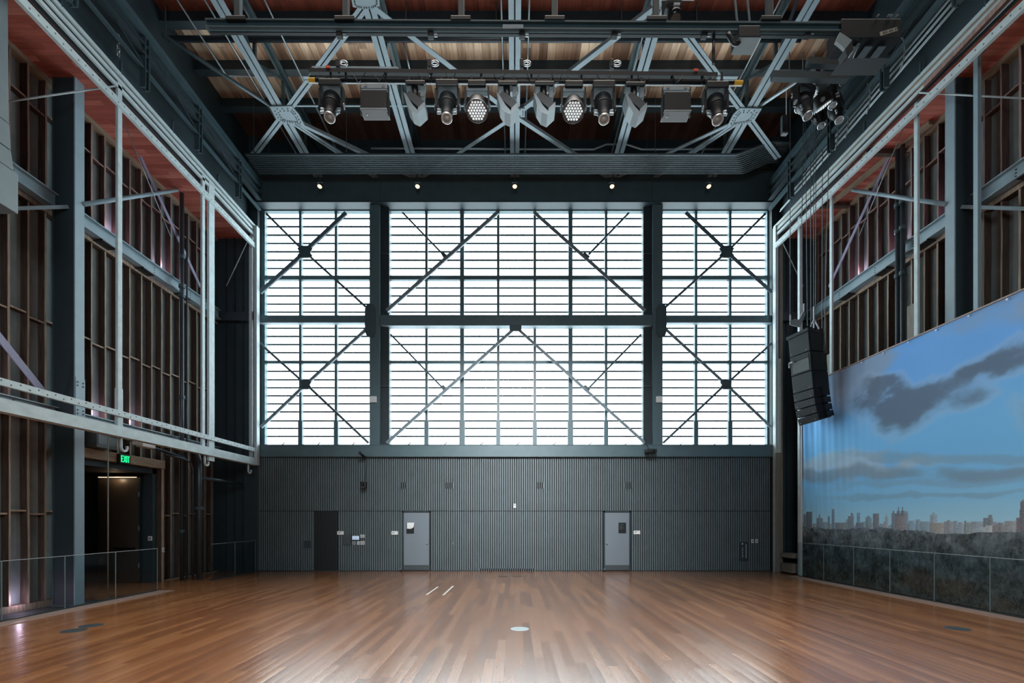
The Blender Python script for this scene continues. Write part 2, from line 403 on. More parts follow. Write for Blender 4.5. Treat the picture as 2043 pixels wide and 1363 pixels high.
# ---- the two steel columns between the window bays
for s, a, b, c, d in ((-1, 738, 757.5, 757.5, 777), (1, 1302.5, 1322, 1283, 1302.5)):
    r = thing('window_column', 'dark steel column between the centre and %s windows' % SIDE[s], 'column', (kx((a+b)/2, 17.3), 17.3, 4.53), 'columns between the window bays')
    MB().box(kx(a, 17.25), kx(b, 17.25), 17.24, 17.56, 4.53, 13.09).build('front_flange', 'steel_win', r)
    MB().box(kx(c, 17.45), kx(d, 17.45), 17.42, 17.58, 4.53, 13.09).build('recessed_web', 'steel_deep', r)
    q = MB()
    for y in (507, 771): q.box(kx(c, 17.4), kx(d, 17.4), 17.36, 17.42, kz(y+1.2, 17.4), kz(y-1.2, 17.4))
    q.build('tie_plate', 'steel', r)
    e = kx(739, 17.2) if s < 0 else kx(1321, 17.2)
    MB().prism([(e-.12, 17.2, 8.35), (e+.10, 17.2, 8.35), (e+.16, 17.2, 8.55), (e+.16, 17.2, 9.35), (e+.10, 17.2, 9.52), (e-.12, 17.2, 9.52), (e-.20, 17.2, 9.35), (e-.20, 17.2, 8.55)], (0, .05, 0)).build('gusset_plate', 'steel', r)
    px = 745.5 if s < 0 else 1315
    j = thing('junction_box', 'small white box fixed to the %s window column' % SIDE[s], 'junction box', at(px, 803, 17.22), 'white boxes on the window columns')
    x, _, z = at(px, 797.5, 17.22)
    MB().box(x-.11, x+.11, 17.16, 17.239, z-.11, z+.11).build('case', 'white', j, bevel=.012)
    MB().tube([(x-s*.0-.11*(-s), 17.2, z), (x+.16*s*-1*-1 if False else x+(.17*s), 17.2, z)], .014).build('nipple', 'silver', j)

# ---- diagonal bracing in front of the glass
YR = 17.27
def seg(mb, p, q, w, Y=YR, t=.05): mb.bar(at(*p, Y), at(*q, Y), w, t, (0, 1, 0)); return mb
def rod(par, name, p, q, w, mat='brace', Y=YR):
    "an angle section: a face plate and a leg turned back to the glass"
    o = MB().bar(at(*p, Y), at(*q, Y), .02, w, (0, 0, 1)); a, b = at(*p, Y), at(*q, Y)
    m = MB(); m.bar(a, b, w, .018, (0, 1, 0)); m.bar(a, b, .018, .07, (0, 1, 0), (w/2-.009, .035))
    return m.build(name, mat, par)
def plate(par, c, r, Y=YR-.03, t=.05, mat='steel', sh=((-1, -.45), (-.45, -.8), (.45, -.8), (1, -.45), (.7, .1), (1, .5), (.45, .8), (-.45, .8), (-1, .5), (-.7, .1))):
    pts = [at(c[0]+a*r, c[1]+b*r, Y) for a, b in sh]
    return MB().prism(pts, (0, t, 0)).build('gusset_plate', mat, par)
def mir(p, s): return p if s < 0 else (2*1029-p[0], p[1])
for s in (-1, 1):
    N = SIDE[s]
    r = thing('cross_brace', 'steel X brace with a knotted centre plate, upper half of the %s window' % N, 'brace', at(*mir((608, 560), s), YR), 'X braces in the outer window bays')
    rod(r, 'thin_bar', mir((531, 426), s), mir((602, 497), s), .075); rod(r, 'thin_bar', mir((614, 508), s), mir((735, 617), s), .08)
    rod(r, 'thick_bar', mir((690, 424), s), mir((612, 497), s), .13); rod(r, 'thick_bar', mir((602, 508), s), mir((518, 583), s), .13)
    plate(r, mir((608, 502), s), 15)
    r = thing('cross_brace', 'steel X brace with a knotted centre plate, lower half of the %s window' % N, 'brace', at(*mir((610, 800), s), YR), 'X braces in the outer window bays')
    rod(r, 'bright_bar', mir((732, 655), s), mir((614, 763), s), .10, 'steel_mid'); rod(r, 'bright_bar', mir((604, 772), s), mir((520, 852), s), .10, 'steel_mid')
    rod(r, 'thin_bar', mir((516, 683), s), mir((603, 761), s), .075); rod(r, 'thin_bar', mir((616, 772), s), mir((735, 884), s), .08)
    plate(r, mir((609, 767), s), 12)
    r = thing('knee_brace', 'pale diagonal steel brace rising inwards across the upper centre window, %s one' % N, 'brace', at(*mir((880, 560), s), YR), 'upper centre window braces')
    rod(r, 'main_bar', mir((993, 423), s), mir((771, 620), s), .12, 'steel_mid', 17.24)
    rod(r, 'thin_bar', mir((803, 424), s), mir((884, 508), s), .06)
    plate(r, mir((888, 511), s), 8, sh=((-1, -.6), (-.4, -1), (.9, .1), (-.1, .9)))
r = thing('chevron_brace', 'inverted V of pale steel bars filling the lower centre window', 'brace', at(1029, 884, YR))
for s in (-1, 1):
    rod(r, 'main_bar', mir((1022, 659), s), mir((771, 884), s), .10, 'steel_mid', 17.24)
    b = rod(r, 'side_bar', mir((779, 667), s), mir((884, 775), s), .06)
    plate(r, mir((887, 776), s), 8, sh=((-1, -.6), (-.4, -1), (.9, .1), (-.1, .9)))

# ---- things on the slatted wall
def wallbox(name, label, cat, px0, py0, px1, py1, mat, d=.03, bev=.004, group=None, Y=YB):
    o = MB().box(kx(px0, Y), kx(px1, Y), Y-d, Y+.004, kz(py1, Y), kz(py0, Y)).build(name, mat, bevel=bev)
    return tag(o, label, cat, group) if label else o
for idx, a, b, s in ((1, 805, 856, -1), (2, 1207, 1256, 1)):
    d = thing('door_%d' % idx, None, None, (kx((a+b)/2, YB), YB, 0), kind='structure')
    x0, x1 = kx(a, YB), kx(b, YB)
    MB().box(x0-.05, x0, 17.33, 17.42, 0, 2.155).box(x1, x1+.045, 17.33, 17.42, 0, 2.155).box(x0-.05, x1+.045, 17.33, 17.42, 2.112, 2.155).build('door_frame', 'steel_deep', d)
    MB().box(x0+.004, x1-.004, 17.355, 17.40, .035, 2.108).build('leaf', 'door', d)
    MB().box(x0+.01, x1-.01, 17.345, 17.357, .04, .22).build('kick_plate', 'kick', d)
    MB().box(x0, x1, 17.35, 17.42, 0, .03).build('threshold', 'black', d)
    hx = x1-.07 if s < 0 else x0+.07
    MB().lathe((hx, 17.36, 1.0), [(.03, 0), (.03, .012), (.012, .015), (.012, .05), (.022, .055), (.022, .075)], 12, (0, -1, 0)).build('door_knob', 'alu', d, smooth=True)
    if s < 0:
        t = thing('door_notice', 'black wall pocket on the left grey door holding a curling white sheet', 'notice', at(818, 1064, 17.35))
        MB().box(kx(811, 17.35), kx(826, 17.35), 17.335, 17.354, kz(1064.5, 17.35), kz(1043, 17.35)).build('holder', 'black', t, bevel=.003)
        P0 = at(812, 1043, 17.33); q = MB()
        pts = [at(812, 1043, 17.33), at(826.5, 1043, 17.325), at(825, 1052, 17.30), at(820, 1055.5, 17.32), at(812, 1055, 17.332)]
        q.prism(pts, (0, .004, 0)); q.build('paper_sheet', 'paper', t)
    else:
        t = thing('door_notice', 'black notice plate on the right grey door', 'notice', at(1241, 1064, 17.35))
        MB().box(kx(1234, 17.35), kx(1249, 17.35), 17.34, 17.354, kz(1064, 17.35), kz(1043, 17.35)).build('holder', 'black', t, bevel=.003)
        q = MB()
        for k in range(4): q.box(kx(1236, 17.34), kx(1244-k % 2*2, 17.34), 17.337, 17.341, kz(1047.6+k*3, 17.34), kz(1047+k*3, 17.34))
        q.build('faint_print', 'plate', t)
for px, lab in ((798.5, 'rubber door stop on the floor left of the left grey door'), (1206, 'rubber door stop on the floor at the foot of the right grey door')):
    x = kx(px, 17.2)
    t = thing('door_stop', lab, 'door stop', (x, 17.27, 0))
    MB().lathe((x, 17.27, 0), [(.05, 0), (.05, .02), (.03, .03), (.03, .07)], 14).build('base', 'black', t, smooth=True)
    MB().lathe((x, 17.27, .07), [(.036, 0), (.036, .02), (.0, .024)], 14).build('cap', 'alu', t, smooth=True)
d = thing('door_3', None, None, (-6.8, YB, 0), kind='structure')
MB().box(-7.21, -6.37, 17.375, 17.392, .02, 2.145).build('leaf', 'slat_dark', d)
q = MB()
for i in range(10): q.box(-7.18+i*.086, -7.14+i*.086, 17.355, 17.376, .03, 2.14)
q.build('leaf_slats', 'slat_dark', d)
MB().box(-6.385, -6.365, 17.34, 17.39, 0, 2.145).build('edge_strip', 'steel_deep', d)
wallbox('panic_plate', 'grey push plate beside the black slatted door', 'plate', 607, 1079, 620, 1093, 'panel', .02)
def signplate(lab, a, b, c, d):
    t = thing('room_sign', lab, 'sign', at((a+c)/2, d, YB-.01), 'small white wall signs')
    MB().box(kx(a, YB), kx(c, YB), YB-.015, YB+.004, kz(d, YB), kz(b, YB)).build('plate', 'paper', t, bevel=.003)
    q = MB()
    for k in range(2): q.box(kx(a+2, YB), kx(a+7-k*2, YB), YB-.0175, YB-.0145, kz(b+2.6+k*2, YB), kz(b+1.8+k*2, YB))
    q.build('print', 'ink', t)
signplate('small white sign right of the black slatted door, above the control panel', 673, 1060, 686, 1067)
signplate('small white sign just left of the left grey door', 781, 1060, 794, 1067)
signplate('small white sign just right of the right grey door', 1264, 1059, 1277, 1066)
wallbox('access_panel', 'blank dark grey square panel left of the bright control screen', 'panel', 684, 1067.5, 700, 1087.5, 'kick', .03)
t = thing('touch_screen', 'glowing blue control screen on the slatted wall', 'screen', at(710, 1077, YB))
MB().box(kx(702, YB), kx(718.5, YB), YB-.035, YB+.004, kz(1078, YB), kz(1068, YB)).build('bezel', 'black', t, bevel=.004)
MB().box(kx(703.3, YB), kx(717.2, YB), YB-.038, YB-.034, kz(1077, YB), kz(1069, YB)).build('display', 'screen', t)
q = MB()
for i, c in enumerate((704.5, 707.6, 710.7, 713.8)): q.box(kx(c, YB), kx(c+2, YB), YB-.040, YB-.0375, kz(1076, YB), kz(1073, YB))
q.box(kx(703.3, YB), kx(717.2, YB), YB-.040, YB-.0375, kz(1070.6, YB), kz(1069, YB)); q.build('icon_row', 'white', t)
sw = [(719.2, 1067, 723, 1073, 'pale wall switch right of the glowing screen, nearer the screen'), (724, 1067, 727.7, 1073, 'pale wall switch right of the glowing screen, farther one'),
      (703, 1080, 710, 1087, 'grey wide socket plate right below the glowing screen'), (713, 1080, 717.5, 1087, 'pale switch in the lower row, right of the grey socket plate'),
      (719.2, 1080, 723, 1087, 'pale switch in the lower row, second from its right end'), (724, 1080, 727.7, 1087, 'pale switch at the right end of the lower row')]
for a, b, c, d, lab in sw:
    t = thing('wall_switch', lab, 'switch', at((a+c)/2, d, YB), 'switches under and beside the control screen')
    MB().box(kx(a, YB), kx(c, YB), YB-.02, YB+.004, kz(d, YB), kz(b, YB)).build('cover_plate', 'white' if c-a < 6 else 'alu', t, bevel=.003)
    MB().box(kx((a+c)/2-.7, YB), kx((a+c)/2+.7, YB), YB-.026, YB-.019, kz(d-1.8, YB), kz(b+1.8, YB)).build('rocker', 'ink', t)
t = thing('thermostat', 'small white upright sensor box high on the middle of the slatted wall', 'thermostat', at(1027, 1013, YB))
MB().box(kx(1024.5, YB), kx(1029.5, YB), YB-.035, YB+.004, kz(1013.5, YB), kz(1005.5, YB)).build('case', 'white', t, bevel=.006)
MB().box(kx(1025.8, YB), kx(1028.3, YB), YB-.038, YB-.034, kz(1009.5, YB), kz(1007, YB)).build('display', 'ink', t)
for i, (px, w) in enumerate(((805, 11), (896, 16), (1076.5, 15), (1254, 14))):
    t = thing('wall_vent', 'black slot vent high in the slatted wall, %s from the left' % ORD[i], 'vent', at(px, 976, YB), 'slot vents in the slatted wall')
    x0, x1 = kx(px-w/2, YB), kx(px+w/2, YB)
    MB().box(x0, x1, YB-.004, YB+.03, kz(975, YB), kz(962.5, YB)).build('opening', 'back', t)
    q = MB(); nb = 3 if w < 13 else 4
    for k in range(nb+1): c = x0+(x1-x0)*k/nb; q.box(c-.011, c+.011, YB-.012, YB, kz(975, YB), kz(962.5, YB))
    q.build('blades', 'slat', t)
t = thing('wall_speaker', 'black wall fixture on a bracket, left part of the slatted wall', 'fixture', at(725.5, 974, 17.1))
x, y, z = at(725.5, 967, 17.12)
MB().box(x-.10, x+.10, 17.0, 17.2, z-.11, z+.10).build('case', 'black', t, bevel=.02)
MB().lathe((x+.01, 17.0, z-.02), [(.065, 0), (.065, .05), (.05, .06), (.04, .03)], 16, (0, -1, 0)).build('cone', 'black_gloss', t, smooth=True)
MB().box(x-.03, x+.03, 17.19, 17.332, z-.02, z+.05).build('bracket', 'alu', t)
MB().box(x-.06, x+.05, 16.99, 17.005, z-.105, z-.09).build('trim_strip', 'alu', t)
MB().tube([(x+.02, 17.2, z+.1), (x+.03, 17.28, z+.3), (x+.02, 17.3, z+1.0)], .008, 6).build('lead', 'black', t)
t = thing('security_camera', 'black bullet camera tilted on the sill girder', 'camera', at(724, 908, 17.1))
a, b = Vector(at(718, 904, 16.85)), Vector(at(726, 911, 17.1))
MB().tube([a, b], .05, 12).build('body', 'black', t, smooth=True)
MB().tube([a+(a-b).normalized()*.02, a], .058, 12).build('hood', 'black_gloss', t)
MB().tube([b, (b.x+.03, 17.21, b.z+.01)], .02, 8).build('mount', 'black', t)
t = thing('projector', 'black projector hanging from the sill girder near the right window column', 'projector', at(1299, 905, 17.0))
x, y, z = at(1298, 900, 17.0)
MB().box(x-.19, x+.19, 16.85, 17.12, z-.07, z+.06).build('case', 'black', t, bevel=.02)
MB().lathe((x+.06, 16.85, z), [(.05, 0), (.05, .03), (.035, .035)], 14, (0, -1, 0)).build('lens', 'black_gloss', t, smooth=True)
MB().box(x-.04, x+.04, 17.1, 17.222, z+.0, z+.05).tube([(x, 17.1, z-.04), (x+.02, 17.12, z-.16)], .012, 6).build('mount', 'alu', t)
MB().tube([(x-.05, 17.0, z+.05), (x-.12, 17.1, z+.3), (x-.2, 17.2, z+.5)], .01, 6).build('lead', 'black', t)
t = thing('fire_board', 'dark upright board with white lettering strips, right end of the slatted wall', 'board', at(1483, 1119, YB))
MB().box(kx(1475, YB), kx(1492, YB), YB-.03, YB+.004, kz(1119, YB), kz(1081, YB)).build('board', 'panel', t, bevel=.004)
q = MB()
for k in range(9):
    q.box(kx(1487, YB), kx(1488.4, YB), YB-.033, YB-.029, kz(1088.5+k*3.1, YB), kz(1086.4+k*3.1, YB))
    if k < 7: q.box(kx(1480, YB), kx(1481+k % 2*.8, YB), YB-.033, YB-.029, kz(1094.0+k*3.1, YB), kz(1092.6+k*3.1, YB))
q.box(kx(1479, YB), kx(1481.5, YB), YB-.033, YB-.029, kz(1086.5, YB), kz(1084, YB)); q.build('lettering', 'white', t)
for i, a in enumerate((1498.5, 1506.5)):
    t = thing('wall_switch', 'white wall switch above the lettered board, %s of the pair' % ('left', 'right')[i], 'switch', at(a+2.5, 1083, YB), 'pair of white switches on the right')
    MB().box(kx(a, YB), kx(a+5, YB), YB-.02, YB+.004, kz(1083.5, YB), kz(1076, YB)).build('cover_plate', 'white', t, bevel=.003)
    MB().box(kx(a+1.6, YB), kx(a+3.6, YB), YB-.026, YB-.019, kz(1081, YB), kz(1078, YB)).build('rocker', 'ink', t)
x = kx(906, YB)
tag(MB().tube([(x-.02, YB-.005, .95), (x-.045, YB-.05, 1.0), (x-.02, YB-.005, 1.05)], .008, 6).build('pull_handle', 'alu'), 'tiny metal pull right of the left grey door', 'handle')
x = kx(1289.5, YB)
tag(MB().tube([(x, YB-.005, .72), (x-.02, YB-.05, .80), (x, YB-.005, .88)], .008, 6).build('pull_handle', 'alu'), 'tiny metal pull right of the right grey door', 'handle')
t = thing('floor_grille', 'low black grille at the foot of the slatted wall, middle', 'grille', (0.1, YB, 0))
x0, x1 = kx(957, YB), kx(1068, YB)
MB().box(x0, x1, YB-.006, YB+.02, .005, .10).build('opening', 'back', t)
q = MB(); x = x0
while x < x1: q.box(x-.012, x+.012, YB-.014, YB-.005, .005, .10); x += .079
q.build('bars', 'slat', t)

# ---- floor covers and tape
def disc(name, label, c, r, mat, rim):
    t = thing(name, label, 'floor cover', (c[0], c[1], 0), 'round floor covers')
    MB().lathe((c[0], c[1], .0005), [(r, 0), (r, .003), (r-.012, .005), (r-.016, .003), (0, .003)], 40).build('plate', mat, t)
    MB().lathe((c[0], c[1], .0005), [(r+.012, 0), (r+.012, .003), (r-.002, .004), (r-.002, 0)], 40).build('rim', rim, t)
disc('floor_cover', 'shiny pale round cover in the middle of the wooden floor', onz(1037, 1255.3, 0), .150, 'disc_w', 'alu')
disc('floor_cover', 'dark round floor cover near the left glass rail, nearer one', onz(147, 1258.5, 0), .17, 'disc', 'kick')
disc('floor_cover', 'dark round floor cover near the left glass rail, farther one', onz(182, 1248.5, 0), .165, 'disc', 'kick')
disc('floor_cover', 'lone dark round floor cover near the right glass rail', onz(1910, 1254.5, 0), .17, 'disc', 'kick')
for i, (p, q) in enumerate((((851, 1187), (874, 1171)), ((884, 1188), (904, 1169.5)))):
    a, b = Vector(onz(*p, 0)), Vector(onz(*q, 0)); n = Vector((1, 0, 0))*.025
    tag(MB().prism([a-n, a+n, b+n, b-n], (0, 0, .002)).build('tape_strip', 'tape'), 'white tape strip on the wooden floor, %s of two' % ('left', 'right')[i], 'tape', 'white tape strips on the floor')
for i, px in enumerate((1003, 1032)):
    c = onz(px, 1150.5, 0); t = thing('floor_slot', 'narrow black floor socket lid before the slatted wall, %s of two' % ('left', 'right')[i], 'floor socket', (c[0], c[1], 0), 'floor socket lids')
    MB().box(c[0]-.14, c[0]+.14, c[1]-.06, c[1]+.06, .0005, .003).build('lid', 'black', t)
    MB().box(c[0]-.16, c[0]+.16, c[1]-.08, c[1]+.08, 0, .0015).build('rim', 'kick', t)

# ================================================================== SIDE WALLS
def side_wall(s):
    N = SIDE[s]
    w = thing('wall_'+N, None, None, (s*XW, 10, 0), kind='structure')
    def bx(m, xa, xb, *r): a, b = sorted((s*xa, s*xb)); m.box(a, b, *r); return m
    m = MB()
    if s < 0:
        bx(m, XW+.16, XW+.22, -7, 11.95, -.12, 12.0); bx(m, XW+.16, XW+.22, 14.3, 17.35, -.12, 12.0); bx(m, XW+.16, XW+.22, 11.95, 14.3, 3.4, 12.0)
    else: bx(m, XW+.16, XW+.22, -7, 17.35, -.12, 12.0)
    m.build('backing_board', 'board', w)
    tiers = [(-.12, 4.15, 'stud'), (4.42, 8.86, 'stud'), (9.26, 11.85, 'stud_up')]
    ys = [12.19+.4*k for k in range(-8, 13)]
    rnd = random.Random(3 if s < 0 else 5)
    for ti, (z0, z1, mt) in enumerate(tiers):
        for i, y in enumerate(ys):
            zz = z0
            if s < 0 and ti == 0 and 11.93 < y < 14.35: zz = 3.62
            if s > 0 and ti == 0 and y < 16: continue        # wholly behind the hanging backdrop
            jx, jw = rnd.uniform(-.015, .015), rnd.uniform(.038, .052)
            a, b = sorted((s*(XW+jx), s*(XW+.165)))
            mm = MB(); nseg = 5; pr = None; vs = []; fs = []
            for k in range(nseg+1):
                z = zz+(z1-zz)*k/nseg; d = rnd.uniform(-.008, .008)
                vs += [(a, y-jw/2+d, z), (b, y-jw/2+d, z), (b, y+jw/2+d, z), (a, y+jw/2+d, z)]
                if k:
                    o = (k-1)*4; fs += [(o, o+1, o+5, o+4), (o+1, o+2, o+6, o+5), (o+2, o+3, o+7, o+6), (o+3, o, o+4, o+7)]
            fs += [(3, 2, 1, 0), tuple(nseg*4+q for q in range(4))]
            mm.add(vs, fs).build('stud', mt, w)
            if i+1 < len(ys) and ti > 0 or (ti == 0 and i+1 < len(ys) and not (s < 0 and 11.5 < y < 14.35)):
                zb = (z0+z1)/2 + (.03 if i % 2 else -.04) - (.15 if ti == 2 else 0)
                if ti == 1: zb = 6.35+(.03 if i % 2 else -.04)
                if ti == 2: zb = 11.05+(.03 if i % 2 else -.04)
                y0, y1 = y+.02, ys[i+1]-.02
                a2, b2 = sorted((s*(XW+.02), s*(XW+.16)))
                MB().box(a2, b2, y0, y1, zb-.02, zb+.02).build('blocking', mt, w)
    for z0, z1, mt in ((8.82, 8.93, 'stud'), (11.82, 11.93, 'lintel'), (4.1, 4.2, 'stud')):
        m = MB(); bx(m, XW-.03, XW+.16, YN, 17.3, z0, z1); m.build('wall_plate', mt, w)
    if s < 0:
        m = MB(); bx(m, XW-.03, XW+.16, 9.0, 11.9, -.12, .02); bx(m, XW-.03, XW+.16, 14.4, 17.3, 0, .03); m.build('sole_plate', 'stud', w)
    # red boarded soffit over the aisle
    c = thing('ceiling_aisle_'+N, None, None, (s*10, 10, 11.92), kind='structure')
    m = MB(); bx(m, 9.36 if s < 0 else 9.5, XW+.22, YN, 17.35, 11.93, 12.0); m.build('soffit_boards', 'soffit', c)
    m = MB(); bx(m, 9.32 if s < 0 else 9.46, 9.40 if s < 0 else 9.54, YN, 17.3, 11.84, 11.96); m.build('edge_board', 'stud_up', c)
    if s > 0:
        for y in (15.4, 13.2):
            MB().box(9.55, 10.7, y-.07, y+.07, 11.80, 11.93).build('soffit_joist', 'stud', c)
        MB().bar((10.0, 15.4, 11.87), (10.5, 12.2, 11.87), .14, .1).build('soffit_rail', 'lintel', c)
    # steel on the wall
    for z, h, lab in ((9.09, .33, 'upper'), (4.28, .26, 'lower')):
        if s > 0 and lab == 'lower': continue
        b = thing('wall_girder', '%s long grey I beam running along the %s stud wall' % (lab, N), 'beam', (s*10.5, 12, z-h/2), 'I beams along the stud walls')
        m = MB().ibeam((s*10.48, YN, z), (s*10.48, 17.1, z), .20, h, .025, .02); m.build('beam', 'steel_col', b)
        for y in (12.4, 13.75, 15.3, 9.8):
            if lab == 'upper':
                MB().prism([(s*10.38, y-.22, z-h/2), (s*10.38, y+.22, z-h/2), (s*10.62, y+.22, z-h/2-.02), (s*10.62, y-.22, z-h/2-.02)], (0, 0, -.03)).build('bracket', 'black', b)
            q = MB()
            for k in range(3): q.lathe((s*10.468, y+.3, z+.07-.07*k), [(.014, 0), (.014, .012)], 8, (-s, 0, 0))
            q.build('bolt_row', 'black', b)
    col = thing('side_column', 'tall steel H column standing in front of the %s stud wall' % N, 'column', (s*10.25, 11.1, -.12), 'columns along the side walls')
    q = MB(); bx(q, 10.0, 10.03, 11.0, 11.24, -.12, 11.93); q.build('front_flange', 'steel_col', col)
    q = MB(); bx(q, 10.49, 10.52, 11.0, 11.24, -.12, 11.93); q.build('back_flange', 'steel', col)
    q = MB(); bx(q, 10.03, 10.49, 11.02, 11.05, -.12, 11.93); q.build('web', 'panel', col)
    q = MB(); bx(q, 9.96, 10.56, 10.96, 11.28, -.12, -.09); q.build('base_plate', 'steel', col)
    if s < 0:
        q = MB(); bx(q, 9.985, 10.0, 11.0, 11.24, 4.2, 5.1); q.build('splice_plate', 'steel_col', col)
        q = MB()
        for y in (11.05, 11.19):
            for z in (4.28, 4.36, 4.92, 5.0): q.lathe((s*9.985, y, z), [(.018, 0), (.018, .015)], 8, (-s, 0, 0))
        q.build('bolt_group', 'black', col)
    else:
        q = thing('side_post', 'slim grey post standing just in front of the right side column', 'post', (s*10.1, 10.6, -.12))
        X = 9.98; Y = F*X/(1949-U0)
        MB().box(X-.03, X+.05, Y-.05, Y+.05, -.12, 11.9).build('shaft', 'steel_col', q)
        MB().box(X-.08, X+.1, Y-.1, Y+.1, 11.9, 11.93).build('cap_plate', 'steel', q)
    # struts and straps
    def strut(lab, a, b, r, mat, cat='strut', name='wall_strut', flat=None):
        if flat: o = MB().bar(a, b, flat[0], flat[1], (1, 0, 0)).build(name, mat)
        else: o = MB().tube([a, b], r, 8).build(name, mat, smooth=True)
        return tag(o, lab, cat)
    strut('grey strut sloping up along the %s stud wall from the column head' % N, (s*10.0, 11.2, 9.15), (s*10.2, 14.6, 11.8), .05, 'steel_col')
    strut('short grey strut in front of the %s column, running to the photo edge' % N, (s*10.2, 11.02, 8.98), (s*10.9, 9.6, 8.0), .055, 'steel_col', flat=(.07, .11))
    strut('violet grey strap bracing the upper %s stud wall' % N, (s*10.3, 13.3, 11.85), (s*10.33, 15.9, 9.5), .05, 'violet', 'brace', 'wall_strap', (.11, .02))
    if s < 0: strut('violet grey strap sloping down to the lower beam at the left photo edge', (s*10.3, 9.3, 5.85), (s*10.33, 10.62, 4.62), .05, 'violet', 'brace', 'wall_strap', (.16, .02))
    a = (XF(s, 11.24), 11.14, 11.84) if s < 0 else (XF(s, 11.3)-.03, 11.3, 11.83)
    strut('thin pale tie rod from the %s timber frame out to the stud wall' % N, a, onx(0, 205, -10.62) if s < 0 else (10.62, 10.07, 10.62), .018, 'wtimber', 'tie rod', 'tie_rod')
    strut('thin pale wire slanting down behind the %s timber frame' % N, (s*9.62, 11.75, 11.8), (s*10.3, 14.5, 10.3), .012, 'conduit_lit', 'wire', 'stay_wire')
    strut('thin pale rod across the rear corner of the %s timber frame' % N, (s*9.25, 16.75, 11.5), (s*10.2, 17.1, 10.1), .014, 'wtimber', 'tie rod', 'tie_rod')
side_wall(-1); side_wall(1)

# ---- pipes on the side walls
def pipe(lab, pts, r, mat='pipe', group=None, collars=(), name='wall_pipe', cat='pipe'):
    t = thing(name, lab, cat, pts[0], group)
    MB().tube(pts, r, 12).build('run', mat, t, smooth=True)
    if collars:
        for c in collars: MB().tube([(c[0], c[1], c[2]-.05), (c[0], c[1], c[2]+.05)], r*1.45, 12).build('collar', 'steel', t)
    return t
pipe('thick vertical pipe full height on the left stud wall', [(-10.2, 14.82, 0), (-10.2, 14.82, 11.85)], .06, 'pipe', None, [(-10.2, 14.82, z) for z in (1.5, 5.6, 8.7, 9.0, 9.9)])
pipe('thin vertical pipe close behind the thick left wall pipe', [(-10.2, 15.05, 0), (-10.2, 15.05, 11.3)], .025, 'pipe')
pipe('fat grey pipe standing under the left timber frame by the corner', [(-9.75, 14.95, 0), (-9.75, 14.95, 3.6), (-9.85, 15.0, 3.9), (-10.1, 15.1, 4.1)], .085, 'pipe', None, [(-9.75, 14.95, 2.2)])
pipe('bent thin pipe curving down beside the fat grey pipe', [(-10.05, 13.9, 3.72), (-9.95, 14.5, 3.68), (-9.9, 14.75, 3.6), (-9.88, 14.85, 3.4), (-9.88, 14.85, 0)], .03, 'pipe')
pipe('horizontal pipe under the left timber frame above the exit door', [(-10.1, 11.6, 4.05), (-10.05, 14.75, 3.72)], .04, 'pipe')
pipe('short horizontal capped pipe on the dark left corner wall', [(-9.75, 15.05, 3.15), (-9.55, 16.9, 3.1)], .055, 'pipe')
for i, px in enumerate((1791, 1801)):
    Y = F*10.3/(px-U0)
    pipe('vertical grey pipe on the right stud wall, %s of two' % ('left', 'right')[i], [(10.3, Y, -.12), (10.3, Y, 11.8)], .055, 'pipe', None, [(10.3, Y, z) for z in (6.0, 8.4, 9.6, 10.3)])
# electrical boxes over the exit door
t = thing('electrical_cabinet', 'grey metal cabinet above the exit doorway beside the column', 'cabinet', (-10.3, 12.1, 3.75))
MB().box(-10.60, -10.15, 11.75, 12.35, 3.62, 4.15).build('case', 'duct', t, bevel=.01)
MB().box(-10.152, -10.14, 11.78, 12.32, 3.69, 4.12).build('door', 'duct', t)
t = thing('emergency_light', 'pale box light hanging under the left timber beam by the exit sign', 'light', (-9.9, 12.9, 3.8))
MB().box(-10.0, -9.8, 12.75, 13.2, 3.78, 3.95).build('case', 'white', t, bevel=.015)
for y in (12.6, 12.72): MB().lathe((-9.9, y, 3.86), [(.03, 0), (.055, .06), (.05, .07)], 12, (.5, -.8, -.3)).build('lamp_head', 'alu', t, smooth=True)
MB().box(-9.93, -9.87, 12.95, 13.0, 3.94, 4.2).build('hanger', 'alu', t)

# ---- exit doorway and the lobby behind it
lb = thing('wall_lobby', None, None, (-12, 13, 0), kind='structure')
MB().box(-13.6, -10.86, 14.3, 14.45, 0, 3.4).build('far_wall', 'panel', lb)
MB().box(-13.6, -13.5, 11.8, 14.3, 0, 3.4).build('end_wall', 'back', lb)
MB().box(-13.6, -10.8, 11.75, 11.9, 0, 3.4).build('near_wall', 'back', lb)
MB().box(-13.6, -10.86, 11.75, 14.45, 3.22, 3.4).build('lobby_ceiling', 'back', lb)
MB().box(-10.86, -10.6, 14.16, 14.32, 0, 3.35).box(-10.86, -10.6, 11.9, 14.32, 3.2, 3.35).build('portal_lining', 'panel', lb)
tr = thing('trim_3', None, None, (-10.5, 13, 0), kind='structure')
MB().box(-10.62, -10.42, 11.3, 14.42, 3.36, 3.6).build('lintel', 'lintel', tr, bevel=.008)
MB().box(-10.62, -10.46, 14.32, 14.42, 0, 3.36).build('jamb', 'stud', tr)
d = thing('door_4', None, None, (-11.66, 14.27, 0), kind='structure')
MB().box(-12.25, -11.07, 14.255, 14.30, .01, 3.05).build('leaf', 'brown', d)
MB().box(-11.07, -11.02, 14.24, 14.3, 0, 3.12).box(-12.3, -12.25, 14.24, 14.3, 0, 3.12).build('door_frame', 'steel_deep', d)
MB().box(-11.75, -11.15, 14.16, 14.2, .98, 1.03).box(-11.72, -11.69, 14.18, 14.26, .99, 1.02).box(-11.21, -11.18, 14.18, 14.26, .99, 1.02).build('push_bar', 'black', d)
for z in (.5, 1.6, 2.6): MB().box(-11.085, -11.05, 14.235, 14.256, z-.07, z+.07).build('hinge', 'alu', d)
